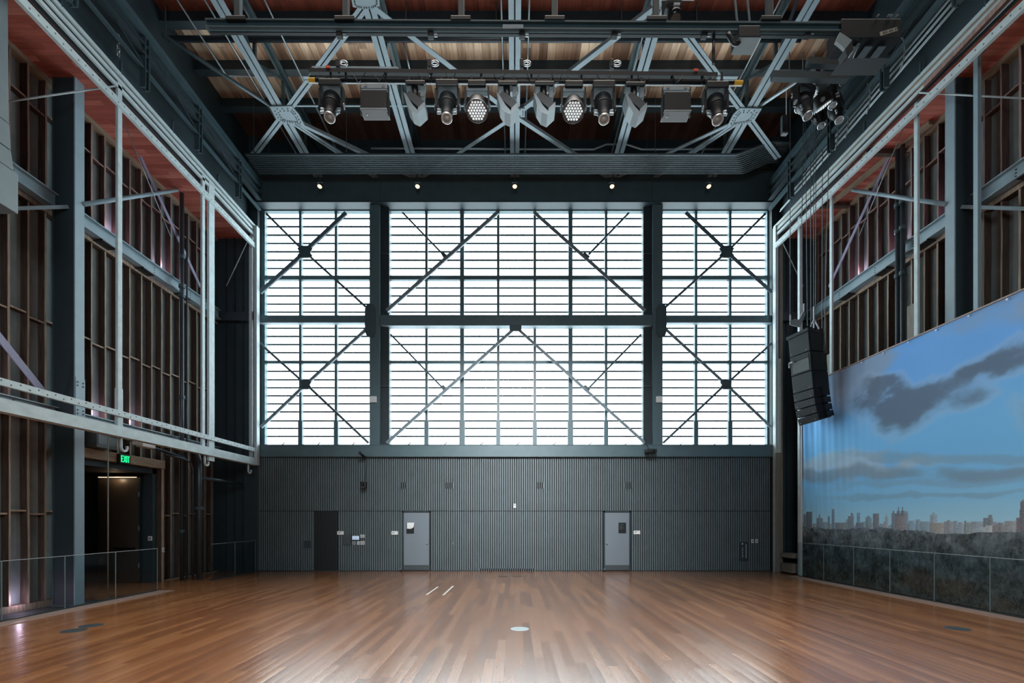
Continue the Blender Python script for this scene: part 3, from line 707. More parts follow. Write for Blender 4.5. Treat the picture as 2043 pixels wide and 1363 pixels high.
t = thing('light_strip', 'warm glowing strip light over the brown lobby door', 'light', (-11.66, 14.2, 3.1))
MB().box(-12.2, -11.1, 14.16, 14.2, 3.085, 3.10).build('diffuser', 'warmstrip', t)
MB().box(-12.22, -11.08, 14.15, 14.3, 3.10, 3.14).build('housing', 'black', t)
t = thing('wall_switch', 'white switch plate on the dark panel right of the brown lobby door', 'switch', (-10.78, 14.3, 1.25))
x, _, z = at(299.5, 1074.5, 14.15)
MB().box(x-.055, x+.055, 14.135, 14.165, z-.065, z+.065).build('cover_plate', 'white', t, bevel=.004)
MB().box(x-.03, x+.03, 14.13, 14.137, z-.035, z+.035).build('rocker', 'alu', t)
t = thing('wall_switch', 'small white box on the raw timber door jamb', 'switch', (-10.46, 14.37, .8))
MB().box(-10.465, -10.43, 14.33, 14.41, .88, 1.02).build('cover_plate', 'white', t, bevel=.004)
MB().box(-10.432, -10.424, 14.355, 14.385, .92, .98).build('rocker', 'alu', t)
t = thing('exit_sign', 'glowing green EXIT sign on the raw timber lintel', 'exit sign', (-10.36, 12.86, 3.3))
ex = -10.33
MB().box(-10.42, ex, 12.66, 13.0, 3.33, 3.58).build('case', 'black', t, bevel=.008)
q = MB(); lx = ex+.006; z0, z1 = 3.37, 3.54
def lb_(y0, za, y1, zb, w=.024): q.bar((lx, y0, za), (lx, y1, zb), .008, w, (0, 0, 1)) if abs(zb-za) < 1e-6 else q.bar((lx, y0, za), (lx, y1, zb), w, .008, (1, 0, 0))
zm = (z0+z1)/2
lb_(12.70, z0, 12.70, z1); [lb_(12.69, z, 12.755, z) for z in (z0+.012, zm, z1-.012)]
lb_(12.775, z0, 12.845, z1); lb_(12.775, z1, 12.845, z0)
lb_(12.873, z0, 12.873, z1)
lb_(12.93, z0, 12.93, z1); lb_(12.895, z1-.012, 12.965, z1-.012)
q.build('lettering', 'exit', t)
pole = onz(215.5, 1203, 0)
t = thing('rail_pole', 'tall thin pole rising behind the left glass rail', 'pole', (-9.36, F*9.36/(U0-215.5), -.1))
MB().tube([(-9.36, F*9.36/(U0-215.5), 0), (-9.36, F*9.36/(U0-215.5), 3.75)], .013, 8).build('shaft', 'weather', t, smooth=True)

# ---- kerbs and glass rails
for s in (-1, 1):
    y1 = 12.62 if s < 0 else 15.9
    a = [(XG(s, y)+s*.03, y, 0) for y in (-6, y1)]; b = [(XG(s, y)-s*.42, y, 0) for y in (-6, y1)]
    MB().prism([a[0], a[1], b[1], b[0]], (0, 0, .006)).build('trim_%d' % (4 if s < 0 else 5), 'kerb', kind='structure')
if True:
    a = [(-9.31, 14.75, 0), (-9.31, 17.3, 0), (-9.17, 17.3, 0), (-9.17, 14.75, 0)]
    MB().prism(a, (0, 0, .02)).build('trim_6', 'steel_deep', kind='structure')
def glass_panel(s, y0, y1, lab):
    xa, xb = XG(s, y0), XG(s, y1)
    t = thing('glass_panel', lab, 'glass panel', ((xa+xb)/2, (y0+y1)/2, .0), 'glass rail panels')
    v = Vector((xb-xa, y1-y0, 0)).normalized(); y0 += .006; y1 -= .006
    A, B = Vector((XG(s, y0), y0, .01)), Vector((XG(s, y1), y1, .01)); up = Vector((0, 0, 1.09))
    MB().add([A, B, B+up, A+up], [(0, 1, 2, 3)]).build('pane', 'railglass', t)
    MB().bar(A+up, B+up, .016, .010).build('top_edge', 'gedge', t)
    MB().bar(B+Vector((0, 0, 0)), B+up, .014, .016, (1, 0, 0)).build('side_edge', 'gseam', t)
    MB().bar(A, B, .05, .03).build('channel', 'steel_deep', t)
LYs = [12.56, 11.25, 9.98, 8.75, 7.5, 6.25]
for i, (b, a) in enumerate(zip(LYs[:-1], LYs[1:])):
    if i > 3: continue
    glass_panel(-1, a, b, 'clear glass rail panel on the left, %s back from the doorway' % ORD[i] if i else 'clear glass rail panel on the left, ending at the exit doorway')
for i, (a, b) in enumerate(((14.8, 16.05), (16.05, 17.3))):
    glass_panel(-1, a, b, 'clear glass rail panel in the far left corner, %s the slatted wall' % ('farther from', 'next to')[i])
RYs = [F*9.42/(p-U0) for p in (1600, 1648, 1705.6, 1775.8, 1861.4, 1971)]
RYs = [15.85, 14.60, 13.36, 12.12, 10.88, 9.64, 8.4, 7.16]
for i, (b, a) in enumerate(zip(RYs[:-1], RYs[1:])):
    if i > 6: continue
    glass_panel(1, a, b, 'clear glass rail panel before the skyline backdrop, %s from the far end' % ORD[i])

# ================================================================== TIMBER FRAMES
def frame(s):
    N = SIDE[s]
    t = thing('timber_frame', 'huge white painted timber frame hung along the %s side of the hall' % N, 'timber frame', (s*9.25, 11, 3.77 if s < 0 else 0), 'white timber frames along the sides')
    def rail(name, z0, z1, th, off=0, mat='wtimber', y0=YN, y1=17.2):
        zc = (z0+z1)/2
        me = MB().bar((XF(s, y0)+s*off, y0, zc), (XF(s, y1)+s*off, y1, zc), th, z1-z0)
        o = me.build(name, mat, t)
        return o
    rail('top_rail', 12.18, 12.27, .05, .0); rail('top_rail', 12.02, 12.11, .04, .0); rail('top_rail', 11.85, 11.93, .06, .0)
    rail('rail_back', 11.84, 12.26, .02, .10, 'steel_deep')
    if s > 0: rail('timber_strip', 12.115, 12.16, .04, .0, 'lintel')
    def perf(z0, z1, th, off, y0=YN, y1=17.1):
        q = MB().bar((XF(s, y0)+s*off, y0, (z0+z1)/2), (XF(s, y1)+s*off, y1, (z0+z1)/2), th, z1-z0)
        o = q.build('drilled_rail', 'wrail', t); zz = (z0+z1)/2
        d = zz-t.location.z
        for v in o.data.vertices: v.co.z -= d
        o.location.z = d
    perf(11.40, 11.57, .08, -.04)
    def post(name, y, w, d, z0, z1, mat='wtimber', x=None, dx=0):
        X = XF(s, y)+dx if x is None else x
        return MB().box(X-d/2, X+d/2, y-w/2, y+w/2, z0, z1).build(name, mat, t, bevel=.012)
    if s < 0:
        rail('bottom_beam', 3.77, 4.01, .2); perf(4.24, 4.37, .07, -.05)
        post('corner_post', 17.1, .2, .10, 3.77, 12.2, x=-9.12); post('corner_post', 17.06, .12, .09, 3.9, 12.0, x=-9.30)
        post('post', 14.26, .13, .06, 3.95, 12.0); post('wide_post', 14.64, .27, .07, 3.62, 12.0, dx=.0)
        post('post', 11.24, .13, .06, 4.0, 12.0); post('post', 8.2, .13, .06, 4.0, 12.0)
        post('splice_block', 11.24, .15, .08, 3.80, 4.9, 'wtimber')
        for px, y in ((237, 11.3), (402, 14.35), (492, 16.7)):
            X = -9.2; pts = [(X, y, 3.8), (X, y, 3.55)]+[(X, y+.09-.09*math.cos(a), 3.55-.09*math.sin(a)) for a in np.linspace(0.3, PI*1.15, 8)]
            MB().tube(pts, .03, 8).build('hook', 'wtimber', t, smooth=True)
    else:
        post('corner_post', 17.1, .2, .10, 0, 12.2, 'wtimber', x=9.22); post('corner_post', 17.06, .12, .12, 0, 12.0, 'weather', x=9.37)
        post('weathered_board', 16.99, .03, .16, 0, 4.2, 'weather', x=9.24); post('weathered_board', 16.97, .03, .10, 4.2, 7.5, 'wtimber', x=9.30)
        post('post', 15.97, .12, .10, 0, 12.0, x=9.42)
        post('post', 14.61, .11, .06, 5.6, 12.0, x=9.57); post('post_foot', 14.72, .24, .06, 5.0, 6.9, 'weather', x=9.6)
        post('post', 11.62, .11, .06, 5.6, 12.0, x=9.66); post('post_foot', 11.78, .30, .06, 5.0, 7.1, 'weather', x=9.7)
        MB().box(9.3, 9.7, 16.25, 16.9, .05, .35).box(9.3, 9.7, 16.25, 16.9, .55, .7).build('sill_board', 'weather', t)
    # shackles along the top rail
    for y in (9.8, 11.3, 13.0, 15.0):
        MB().tube([(XF(s, y), y, 12.25), (XF(s, y), y, 12.55)], .03, 6).build('shackle', 'steel', t)
    return t
frame(-1); frame(1)

# ================================================================== SKYLINE BACKDROP
def mural():
    y0, y1, z0, z1 = 15.86, 7.6, .02, 6.2
    nu, nv = 560, 400
    ys = np.linspace(y0, y1, nu); zs = np.linspace(z0, z1, nv)
    YY, ZZ = np.meshgrid(ys, zs, indexing='ij')
    XX = XM(YY)
    px = U0+F*XX/YY; py = V0-F*(ZZ-H)/YY
    d = YY*0
    d += .035*np.sin((y0-YY)*9)*np.exp(-(y0-YY)*1.1)*np.clip(ZZ/3, 0, 1.2) + .012*np.sin((y0-YY)*23+ZZ)*np.exp(-(y0-YY)*.8)+.006*np.sin(YY*3.1)
    # value noise helpers in metres of cloth
    def vn(x, y, seed):
        r = np.random.RandomState(seed).rand(256, 256)
        xi = np.floor(x).astype(int); yi = np.floor(y).astype(int); fx = x-xi; fy = y-yi
        fx = fx*fx*(3-2*fx); fy = fy*fy*(3-2*fy); g = lambda a, b: r[a % 256, b % 256]
        return (g(xi, yi)*(1-fx)+g(xi+1, yi)*fx)*(1-fy)+(g(xi, yi+1)*(1-fx)+g(xi+1, yi+1)*fx)*fy
    def fbm(x, y, seed, o=5):
        t = 0; a = .5
        for k in range(o): t = t+a*vn(x*2**k, y*2**k, seed+k); a *= .5
        return t
    S = lambda a, b, x: np.clip((x-a)/(b-a), 0, 1)**2*(3-2*np.clip((x-a)/(b-a), 0, 1))
    def mix(a, b, f): return a*(1-f[..., None])+np.array(b)*f[..., None]
    u = -YY
    h = (ZZ-1.6)/4.6
    col = np.zeros(YY.shape+(3,))
    col[:] = (126, 178, 208)
    col = mix(col, (104, 166, 212), S(.05, .42, h)); col = mix(col, (96, 148, 206), S(.45, .9, h))
    n1 = fbm(u*.9, ZZ*2.2, 11); n2 = fbm(u*.6, ZZ*1.3, 31); n3 = fbm(u*2.2, ZZ*4, 51)
    # grey veil along the upper left, following the hem
    f = S(.35, .75, n2+ .35*S(10.5, 14, YY) + .15*S(5.2, 6.1, ZZ)-.12)*S(4.6, 5.7, ZZ)
    col = mix(col, (128, 140, 158), f*.75)
    # dark rolling cloud rising to the right
    wx = (fbm(u*1.1, ZZ*1.6, 211)-.5)*75; wy = (fbm(u*1.3, ZZ*1.9, 231)-.5)*60
    def blob(pxc, pyc, rx, ry, amp=1.0, ang=0.0):
        dx, dy = px+wx-pxc, py+wy-pyc; c, s_ = math.cos(ang), math.sin(ang)
        a = (dx*c+dy*s_)/rx; b = (-dx*s_+dy*c)/ry
        return amp*np.exp(-(a*a+b*b))
    cl = blob(1760, 808, 52, 44)+blob(1790, 790, 70, 26)+blob(1830, 812, 80, 30, .95, -.2)+blob(1900, 765, 90, 24, .95, -.4)+blob(1985, 725, 90, 22, .9, -.38)+blob(1935, 800, 50, 16, .6, -.3)+blob(2040, 830, 34, 34, .8)+blob(1760, 765, 40, 18, .6)+blob(2040, 705, 60, 24, .7, -.3)
    n4 = fbm(u*1.6+3, ZZ*2.6, 71, 6); cn = cl*(.1+.8*n1+1.3*(n4-.35)); f = S(.06, .95, cn)
    col = mix(col, (92, 106, 124), f*.75); col = mix(col, (78, 90, 106), S(.35, 1.2, cn)*.5)
    rim = S(.04, .25, cn)*(1-f); col = mix(col, (150, 172, 196), rim*.35)
    # low bank of pale cumulus
    bank = np.exp(-((py-926-(n1-.5)*46-wy*.3)/26)**2)*(1-.65*S(1800, 1900, px))
    f = S(.2, .9, bank*(.1+1.5*n3)); col = mix(col, (150, 172, 188), f*.85)
    f = S(.2, .9, np.exp(-((py-943-(n2-.5)*40-wx*.2)/17)**2)*(.2+1.4*n1)); col = mix(col, (108, 130, 150), f*.75)
    for c, w, a in ((912, 13, .55), (962, 10, .45), (986, 7, .5)):
        f = S(.3, .8, np.exp(-((py-c-(n2-.5)*40-wy*.25)/w)**2)*(.0+1.6*n2))*S(1600, 1760, px); col = mix(col, (112, 142, 166), f*a)
    glow = S(1.9, 1.5, ZZ) if False else np.clip((2.3-ZZ)/.7, 0, 1); col = mix(col, (156, 194, 210), glow*.85)
    # buildings: left, right, top, colour
    B = [(1598, 1602, 1016, (70, 84, 96)), (1603, 1610, 1026, (92, 106, 116)), (1610, 1619, 1021, (72, 80, 88)), (1629, 1642, 1034, (98, 110, 120)), (1634.5, 1637, 1027, (98, 110, 120)), (1643, 1650, 1046, (112, 130, 142)),
         (1651, 1656, 1030, (96, 112, 124)), (1660, 1665.5, 1016, (92, 112, 130)), (1667, 1688, 1043, (106, 112, 116)), (1688, 1694, 1037, (112, 128, 140)), (1691, 1703.5, 1030, (104, 112, 120)), (1697, 1702, 1024, (104, 112, 120)),
         (1709.7, 1715.6, 1023, (104, 128, 150)), (1707, 1722.6, 1043, (88, 98, 108)), (1726.6, 1739.7, 1032.6, (104, 118, 130)), (1730, 1736, 1030, (104, 118, 130)), (1742, 1754.2, 1024.5, (98, 102, 106)), (1756, 1766, 1045, (122, 136, 146)), (1766, 1772, 1030, (140, 146, 150)), (1767.8, 1770, 1024.5, (140, 146, 150)),
         (1779, 1789, 1024, (98, 108, 120)), (1781, 1785, 1019, (98, 108, 120)), (1786, 1811, 1024, (106, 104, 112)), (1789.5, 1795.5, 1019, (92, 92, 102)), (1791.5, 1793.5, 1012, (88, 90, 100)), (1797.5, 1803.7, 1019, (92, 92, 102)), (1799.5, 1801.6, 1011.4, (88, 90, 100)), (1805, 1810, 1020, (112, 124, 136)),
         (1784.7, 1806, 1030, (112, 104, 106)), (1810, 1818, 1046, (118, 116, 114)), (1812, 1825, 1039, (118, 142, 160)), (1827, 1836, 1036, (112, 132, 148)), (1836, 1854, 1041, (116, 134, 148)), (1856, 1870, 1027, (130, 146, 162)), (1860, 1866, 1023, (130, 146, 162)),
         (1856, 1883.5, 1043, (136, 130, 122)), (1883, 1904, 1041, (132, 132, 136)), (1890, 1896, 1038, (120, 120, 124)), (1904, 1911, 1038.7, (118, 132, 144)), (1911, 1926, 1046, (132, 144, 152)), (1924, 1928, 1040, (88, 96, 104)), (1926, 1939, 1043, (126, 132, 134)), (1938, 1965, 1041, (128, 140, 150)),
         (1962, 1981, 1034, (104, 110, 116)), (1971, 1979, 1028, (98, 104, 110)), (1965.6, 1979, 1049, (164, 168, 168)), (1940, 1966, 1051, (142, 152, 158)), (1980, 2003, 1048, (126, 112, 108)), (1991, 2001, 1042.5, (112, 108, 110)), (2003, 2029, 1040, (132, 132, 134)), (2028, 2060, 1032.6, (104, 92, 94)), (2033.6, 2060, 1017, (98, 88, 92)), (2036, 2056, 1001, (92, 86, 92)), (2039, 2043, 998, (92, 86, 92)),
         (2060, 2100, 1030, (120, 124, 128)), (2100, 2140, 1042, (112, 116, 120)), (2140, 2230, 1036, (120, 122, 126))]
    rr = np.random.RandomState(5)
    far = []; x_ = 1600.0
    while x_ < 2060: w_ = rr.uniform(4, 13); far.append((x_, x_+w_, 1049-rr.uniform(0, 8), (116+rr.uniform(-8, 22), 130+rr.uniform(-6, 18), 140+rr.uniform(-4, 16)))); x_ += w_*rr.uniform(.7, 1.0)
    B = far+B
    for a, b, tp, c in B:
        msk = (px >= a) & (px <= b) & (py >= tp) & (ZZ > 1.4)
        cell = vn(px*1.3, py*1.1, 77)
        sh = (.86+.28*cell)*(.93+.14*(px-a)/max(b-a, 1))
        c = [c[k]*.74+(146, 172, 190)[k]*.26 for k in range(3)]
        for k in range(3): col[..., k] = np.where(msk, c[k]*sh, col[..., k])
    # bare trees of the park below
    tn = fbm(u*1.2, ZZ*2.4, 91); tf = fbm(u*4.2, ZZ*5, 121, 5); tw = fbm(u*18, ZZ*13, 161, 3)
    topl = 1.60+.20*(tn-.5)+.12*(tf-.5)
    msk = ZZ < topl
    dep = np.clip((1.62-ZZ)/1.5, 0, 1)
    tc = np.zeros_like(col); tc[:] = (92, 102, 108); tc = mix(tc, (70, 82, 88), S(.05, .4, dep)); tc = mix(tc, (66, 70, 66), S(.45, 1.0, dep))
    tc = tc*(.34+1.0*tf+.7*(tw-.4))[..., None]
    tc = mix(tc, (78, 60, 48), S(.5, .75, tn)*S(.4, .8, dep)*.55); tc = mix(tc, (92, 108, 120), S(.52, .7, tn)*S(.45, .05, dep) if False else S(.5, .72, tn)*np.clip(1-dep*2, 0, 1)*.45)
    br = (np.abs(np.sin(u*17+5*tf+ZZ*2*np.sign(tn-.5)))**14)*S(.25, .6, dep); tc = mix(tc, (64, 60, 54), br*.0)
    for sd, fr_ in ((301, 9), (331, 13), (361, 19)):
        q = np.abs(fbm(u*fr_+2.2*(tf-.5), ZZ*fr_*.32, sd, 3)-.45); tc = mix(tc, (104, 108, 106), np.clip(1-q*22, 0, 1)*.38*S(.0, .25, dep))
    col = np.where(msk[..., None], tc, col)
    lin = np.clip(col/255, 0, 1)**2.2
    gain = 1.5
    me = bpy.data.meshes.new('printed_cloth')
    o0 = Vector((9.5, 12, 0))
    V = np.stack([XX-d-o0.x, YY-o0.y, ZZ-o0.z], -1).reshape(-1, 3)
    I = np.arange(nu*nv).reshape(nu, nv)
    Q = np.stack([I[:-1, :-1], I[1:, :-1], I[1:, 1:], I[:-1, 1:]], -1).reshape(-1, 4)
    me.vertices.add(len(V)); me.vertices.foreach_set('co', V.ravel())
    me.loops.add(Q.size); me.loops.foreach_set('vertex_index', Q.ravel())
    me.polygons.add(len(Q)); me.polygons.foreach_set('loop_start', np.arange(len(Q))*4); me.polygons.foreach_set('loop_total', np.full(len(Q), 4))
    me.update(); me.validate()
    at_ = me.color_attributes.new('print', 'FLOAT_COLOR', 'POINT')
    at_.data.foreach_set('color', np.concatenate([lin*gain, np.ones(lin.shape[:2]+(1,))], -1).reshape(-1, 4).astype(np.float32).ravel())
    me.polygons.foreach_set('use_smooth', np.ones(len(Q), bool))
    t = NT('printed_skyline_cloth'); a = t.n('ShaderNodeVertexColor', layer_name='print'); t.l(a.outputs[0], t.b.inputs['Base Color'])
    t.b.inputs['Roughness'].default_value = .75; t.b.inputs['Specular IOR Level'].default_value = .2
    me.materials.append(t.m)
    r = thing('skyline_backdrop', 'large hanging backdrop printed with a city skyline, park trees and cloudy sky', 'backdrop', o0)
    o = bpy.data.objects.new('printed_cloth', me); C.objects.link(o); o.parent = r
    MB().bar((XM(y0), y0, z1+.01), (XM(y1), y1, z1+.01), .05, .03).build('top_hem', 'kerb', r)
    for px_ in (1683, 1721, 1764, 1814, 1870, 1935, 2012):
        Y = F*9.5/(px_-U0); Y = F*XM(Y)/(px_-U0)
        MB().lathe((XM(Y)-.02, Y, z1-.05), [(.022, 0), (.022, .01), (.012, .012)], 12, (-1, 0, 0)).build('grommet', 'white', r)
    MB().bar((XM(15.88)-.02, 15.88, 0), (XM(15.88)-.02, 15.88, z1), .05, .03, (1, 0, 0)).build('side_hem', 'white', r)
mural()

# ================================================================== ROOF STEEL
ZC = 14.0
XS = [-6.97, -3.46, 0.0, 3.46, 6.99]
YA, YBb, YC = 14.56, 11.36, 17.3
place = ['far left', 'inner left', 'centre', 'inner right', 'far right']
def plan(poly, z, t=.03): return MB().prism([onz(x, y, z) for x, y in poly], (0, 0, t))
for i, X in enumerate(XS):
    t = thing('roof_truss', 'pale twin-angle roof truss running away from the viewer, %s of five' % place[i], 'truss', (X, 12, ZC), 'lengthwise roof trusses')
    m = MB()
    for q in (-1, 1): m.box(X+q*.085-.066, X+q*.085+.066, 4, 17.16, ZC, ZC+.02); m.box(X+q*.03-.008, X+q*.03+.008, 4, 17.16, ZC+.02, ZC+.14)
    m.build('bottom_chord', 'steel_mid', t)
    MB().box(X-.11, X+.11, 4, 17.4, 15.18, 15.22).box(X-.015, X+.015, 4, 17.4, 15.05, 15.2).build('top_chord', 'steel', t)
    for k, y in enumerate((8.2, 9.8, 11.36, 12.96, 14.56, 16.1)):
        MB().box(X-.04, X+.04, y-.04, y+.04, ZC+.12, 15.1).build('vertical', 'steel', t)
        if k < 5:
            y2 = (9.8, 11.36, 12.96, 14.56, 16.1)[k]
            a, b = ((X, y, ZC+.1), (X, y2, 15.1)) if k % 2 else ((X, y, 15.1), (X, y2, ZC+.1))
            MB().bar(a, b, .06, .06).build('web_diagonal', 'steel', t)
    polys = []
    if i == 0: polys = [[(538, 213), (582, 212), (596, 228), (608, 251), (590, 248), (568, 246), (552, 240)]]
    if i == 4: polys = [[(2056-538+2, 217), (2056-582+2, 216), (2056-596+2, 230), (1450, 254), (1468, 250), (1490, 247), (1506, 240)]]
    if i == 2: polys = [[(1010, 217), (1047, 217), (1047, 234), (1010, 234)]]
    if i == 1: polys = [[(700, -8), (757, -8), (757, 12), (742, 18), (722, 18), (704, 14)]]
    if i == 3: polys = [[(1300, -8), (1357, -8), (1352, 14), (1334, 18), (1314, 18), (1300, 12)]]
    for pl in polys:
        g = plan(pl, ZC-.035).build('gusset_plate', 'steel_mid', t)
        cx = sum(p[0] for p in pl)/len(pl); cy = sum(p[1] for p in pl)/len(pl); b0 = None
        for (x0, y0), (x1, y1) in zip(pl, pl[1:]+pl[:1]):
            for f in (.2, .5, .8):
                for g_ in (.78, .58) if i in (0, 4) else (.8,):
                    x_, y_ = x0+(x1-x0)*f, y0+(y1-y0)*f; p = onz(cx+(x_-cx)*g_, cy+(y_-cy)*g_, ZC-.036)
                    if b0 is None: b0 = MB().lathe(p, [(.018, 0), (.018, .012)], 6, (0, 0, -1)).build('bolt', 'steel_deep', g); p0 = Vector(p)
                    else: b1 = b0.copy(); C.objects.link(b1); b1.location = Vector(p)-p0
def rbrace(lab, a, b, w=.20, twin=True, mat='steel_mid', z=ZC-.005, group='flat diagonal roof braces', name='roof_brace'):
    A, B = Vector((a[0], a[1], z)), Vector((b[0], b[1], z)); m = MB()
    if twin:
        for q in (-1, 1): m.bar(A, B, w*.42, .018, off=(q*w*.29, 0)); m.bar(A, B, .012, .09, off=(q*w*.1, .05))
    else: m.bar(A, B, w, .018); m.bar(A, B, .014, .09, off=(w/2-.01, .05))
    return tag(m.build(name, mat), lab, 'brace', group)
A1, A3, A5 = (XS[0], YA), (XS[2], YA), (XS[4], YA); B2, B4 = (XS[1], YBb), (XS[3], YBb)
C2, C4 = (XS[1], YC), (XS[3], YC)
rbrace('pale flat roof brace rising right from the far left gusset plate', A1, B2)
rbrace('pale flat roof brace rising left from the far right gusset plate', A5, B4)
rbrace('slim roof brace from the centre truss up to the inner left gusset', A3, B2, .13, False)
rbrace('slim roof brace from the centre truss up to the inner right gusset', A3, B4, .13, False)
rbrace('slim roof brace dropping left from the centre truss towards the window wall', A3, C2, .12, False)
rbrace('slim roof brace dropping right from the centre truss towards the window wall', A3, C4, .12, False)
rbrace('slim outer roof brace fanning right from the far left gusset plate', A1, C2, .11, False)
rbrace('slim outer roof brace fanning left from the far right gusset plate', A5, C4, .11, False)
rbrace('pale twin roof brace fanning right from the far left gusset plate', A1, (-4.9, 17.2), .17)
rbrace('pale twin roof brace fanning left from the far right gusset plate', A5, (4.95, 17.2), .17)
rbrace('short pale roof brace from the far left gusset to the left side truss', A1, (-8.85, 16.25), .2)
rbrace('short pale roof brace from the far right gusset to the right side truss', A5, (8.85, 16.25), .2)
for s, A in ((-1, A1), (1, A5)):
    tag(MB().tube([(A[0], A[1], ZC+.05), (s*8.9, 12.2, ZC+.1)], .05, 8).build('roof_tube', 'conduit_lit' if s > 0 else 'steel', smooth=True), 'round tube brace from the %s gusset plate out to the side truss' % ('far left', 'far right')[s > 0], 'brace')
o = onz(606, 156, ZC)[0]; y = onz(606, 157, ZC)[1]
tag(MB().box(o, onz(1470, 157, ZC)[0], y-.10, y-.01, ZC-.03, ZC-.01).box(o, onz(1470, 157, ZC)[0], y+.01, y+.10, ZC-.03, ZC-.01).box(o, onz(1470, 157, ZC)[0], y-.01, y+.01, ZC, ZC+.1).build('roof_tie', 'steel_mid'), 'pale cross tie of the roof just behind the row of stage lights', 'beam')
y = onz(600, 214, ZC)[1]
tag(MB().bar((-6.9, y, ZC+.05), (6.95, y, ZC+.05), .05, .04).build('roof_tie_rod', 'conduit'), 'thin grey cross rod level with the gusset plates', 'rod')
for i, y in enumerate((13.1, 14.5, 15.8)):
    t = thing('purlin', 'dark cross purlin under the roof boards, %s' % ('nearest of three', 'middle of three', 'farthest of three')[i], 'beam', (0, y, 15.25), 'dark cross purlins')
    MB().box(-9.6, 9.6, y-.03, y+.03, 15.26, 15.6).build('web', 'steel_deep', t)
    MB().box(-9.6, 9.6, y-.12, y+.12, 15.24, 15.27).build('flange', 'steel_deep', t)
y, z = 12.85, 14.62
t = thing('sprinkler_pipe', 'long dark sprinkler pipe crossing under the roof boards', 'pipe', (0, y, z), None)
MB().tube([(-9.2, y, z), (7.6, y, z)], .075, 12).build('run', 'pipe', t, smooth=True)
for px in (330, 810, 990, 1240, 1390): MB().tube([(kx(px, y), y, z+.05), (kx(px, y), y, 15.6)], .018, 6).build('hanger_rod', 'conduit', t)
y, z = 16.9, 14.6
pts = [(-9.0, y, z), (kx(1350, y), y, z)]
t = thing('roof_pipe', 'thin grey pipe running across above the conduit bundle, stepped on the right', 'pipe', (0, 16.6, 14.0))
yy = 16.45
P_ = [at(800, 296, yy), at(1184, 298, yy), at(1210, 288, yy), at(1250, 288, yy), at(1280, 298, yy), at(1560, 296, yy)]
MB().tube([at(740, 296, yy)]+P_, .03, 8).build('run', 'conduit_lit', t, smooth=True)
# lengthwise conduits hanging in the roof
ci = [(345, 'far left'), (498, 'left'), (522, 'left'), (600, 'left'), (820, 'mid left'), (1004, 'centre left'), (1052, 'centre right'), (1262, 'right'), (1480, 'far right')]
lab = ['first', 'second', 'third', 'fourth', 'fifth', 'sixth', 'seventh', 'eighth', 'ninth']
for i, (px, _) in enumerate(ci):
    X, Y0, Z = onz(px, 150, 14.35)
    y0, y1 = (8.5, 16.9)
    if i == 0: y0, y1 = 12.0, 15.0
    if i == 4: y0, y1 = 12.7, 14.0
    pts = [(X, y0, 14.35), (X, y1, 14.35)]
    if i == 2: pts = [(X-1.0, 8.5, 14.35), (X-1.0, 13.55, 14.35), (X-.95, 13.62, 14.35), (X-.1, 13.64, 14.35), (X, 13.75, 14.35), (X, 16.9, 14.35)]
    tag(MB().tube(pts, .022, 8).build('roof_conduit', 'conduit_lit', smooth=True), 'thin conduit running lengthwise under the roof boards, %s from the left' % lab[i], 'conduit', 'lengthwise roof conduits')

# conduit bundle in front of the window wall
zc = 13.72
for k in range(11):
    y = 15.72+k*.085
    X1 = kx(1468, y)+.02*k
    pts = [(-8.75, y, zc), (X1, y, zc), (X1+.12, y, zc+.03), (kx(1530, y), y-.05, zc+.33), (kx(1542, y), y-.05, zc+.36), (9.0, y-.05, zc+.36)]
    o = MB().tube(pts, .024 if k else .036, 8).build('bundled_conduit', 'conduit', smooth=True)
    tag(o, 'grey conduit in the flat bundle across the window wall, %s from the front' % ORD[k], 'conduit', 'conduits bundled across the window wall')
for i, px in enumerate((520, 700, 1027, 1300)):
    X = kx(px, 16.1)
    t = thing('conduit_hanger', 'trapeze hanger carrying the conduit bundle, %s from the left' % ORD[i], 'hanger', (X, 16.1, 13.65), 'trapeze hangers of the conduit bundle')
    MB().box(X-.02, X+.02, 15.66, 16.66, zc+.045, zc+.085).build('channel', 'conduit', t)
    MB().tube([(X, 15.68, zc+.08), (X, 15.68, 15.6)], .01, 6).tube([(X, 16.64, zc+.08), (X, 16.64, 15.6)], .01, 6).build('rods', 'conduit', t)

# side trusses under the roof edges
for s in (-1, 1):
    N = SIDE[s]; X = s*9.02
    t = thing('side_truss', 'dark steel truss running above the %s timber frame' % N, 'truss', (X, 11, 12.45), 'dark trusses above the timber frames')
    MB().box(X-.09, X+.09, 4, 17.1, 13.58, 13.61).box(X-.09, X-.07, 4, 17.1, 13.6, 13.78).box(X+.07, X+.09, 4, 17.1, 13.6, 13.78).build('top_chord', 'steel', t)
    MB().ibeam((X, 4, 13.25), (X, 17.1, 13.25), .16, .25).build('middle_chord', 'steel_deep', t)
    MB().box(X-.05, X+.05, 4, 17.1, 12.78, 12.82).box(X-.05, X-.04, 4, 17.1, 12.82, 12.9).build('lower_chord', 'steel', t)
    for y in (7.9, 9.85, 11.8, 13.8, 15.8):
        MB().ibeam((X, y, 12.35), (X, y, 13.6), .14, .14, .02, .015, (0, 1, 0)).build('vertical', 'steel', t)
    for y in (7.9, 9.85, 11.8, 13.8):
        MB().bar((X, y, 13.5), (X, y+1.95, 12.85), .05, .05).build('web_diagonal', 'steel_deep', t)
    a, b = sorted((s*9.55, s*9.62))
    MB().box(a, b, -7, 17.4, 11.95, 15.6).build('upstand', 'panel', t)
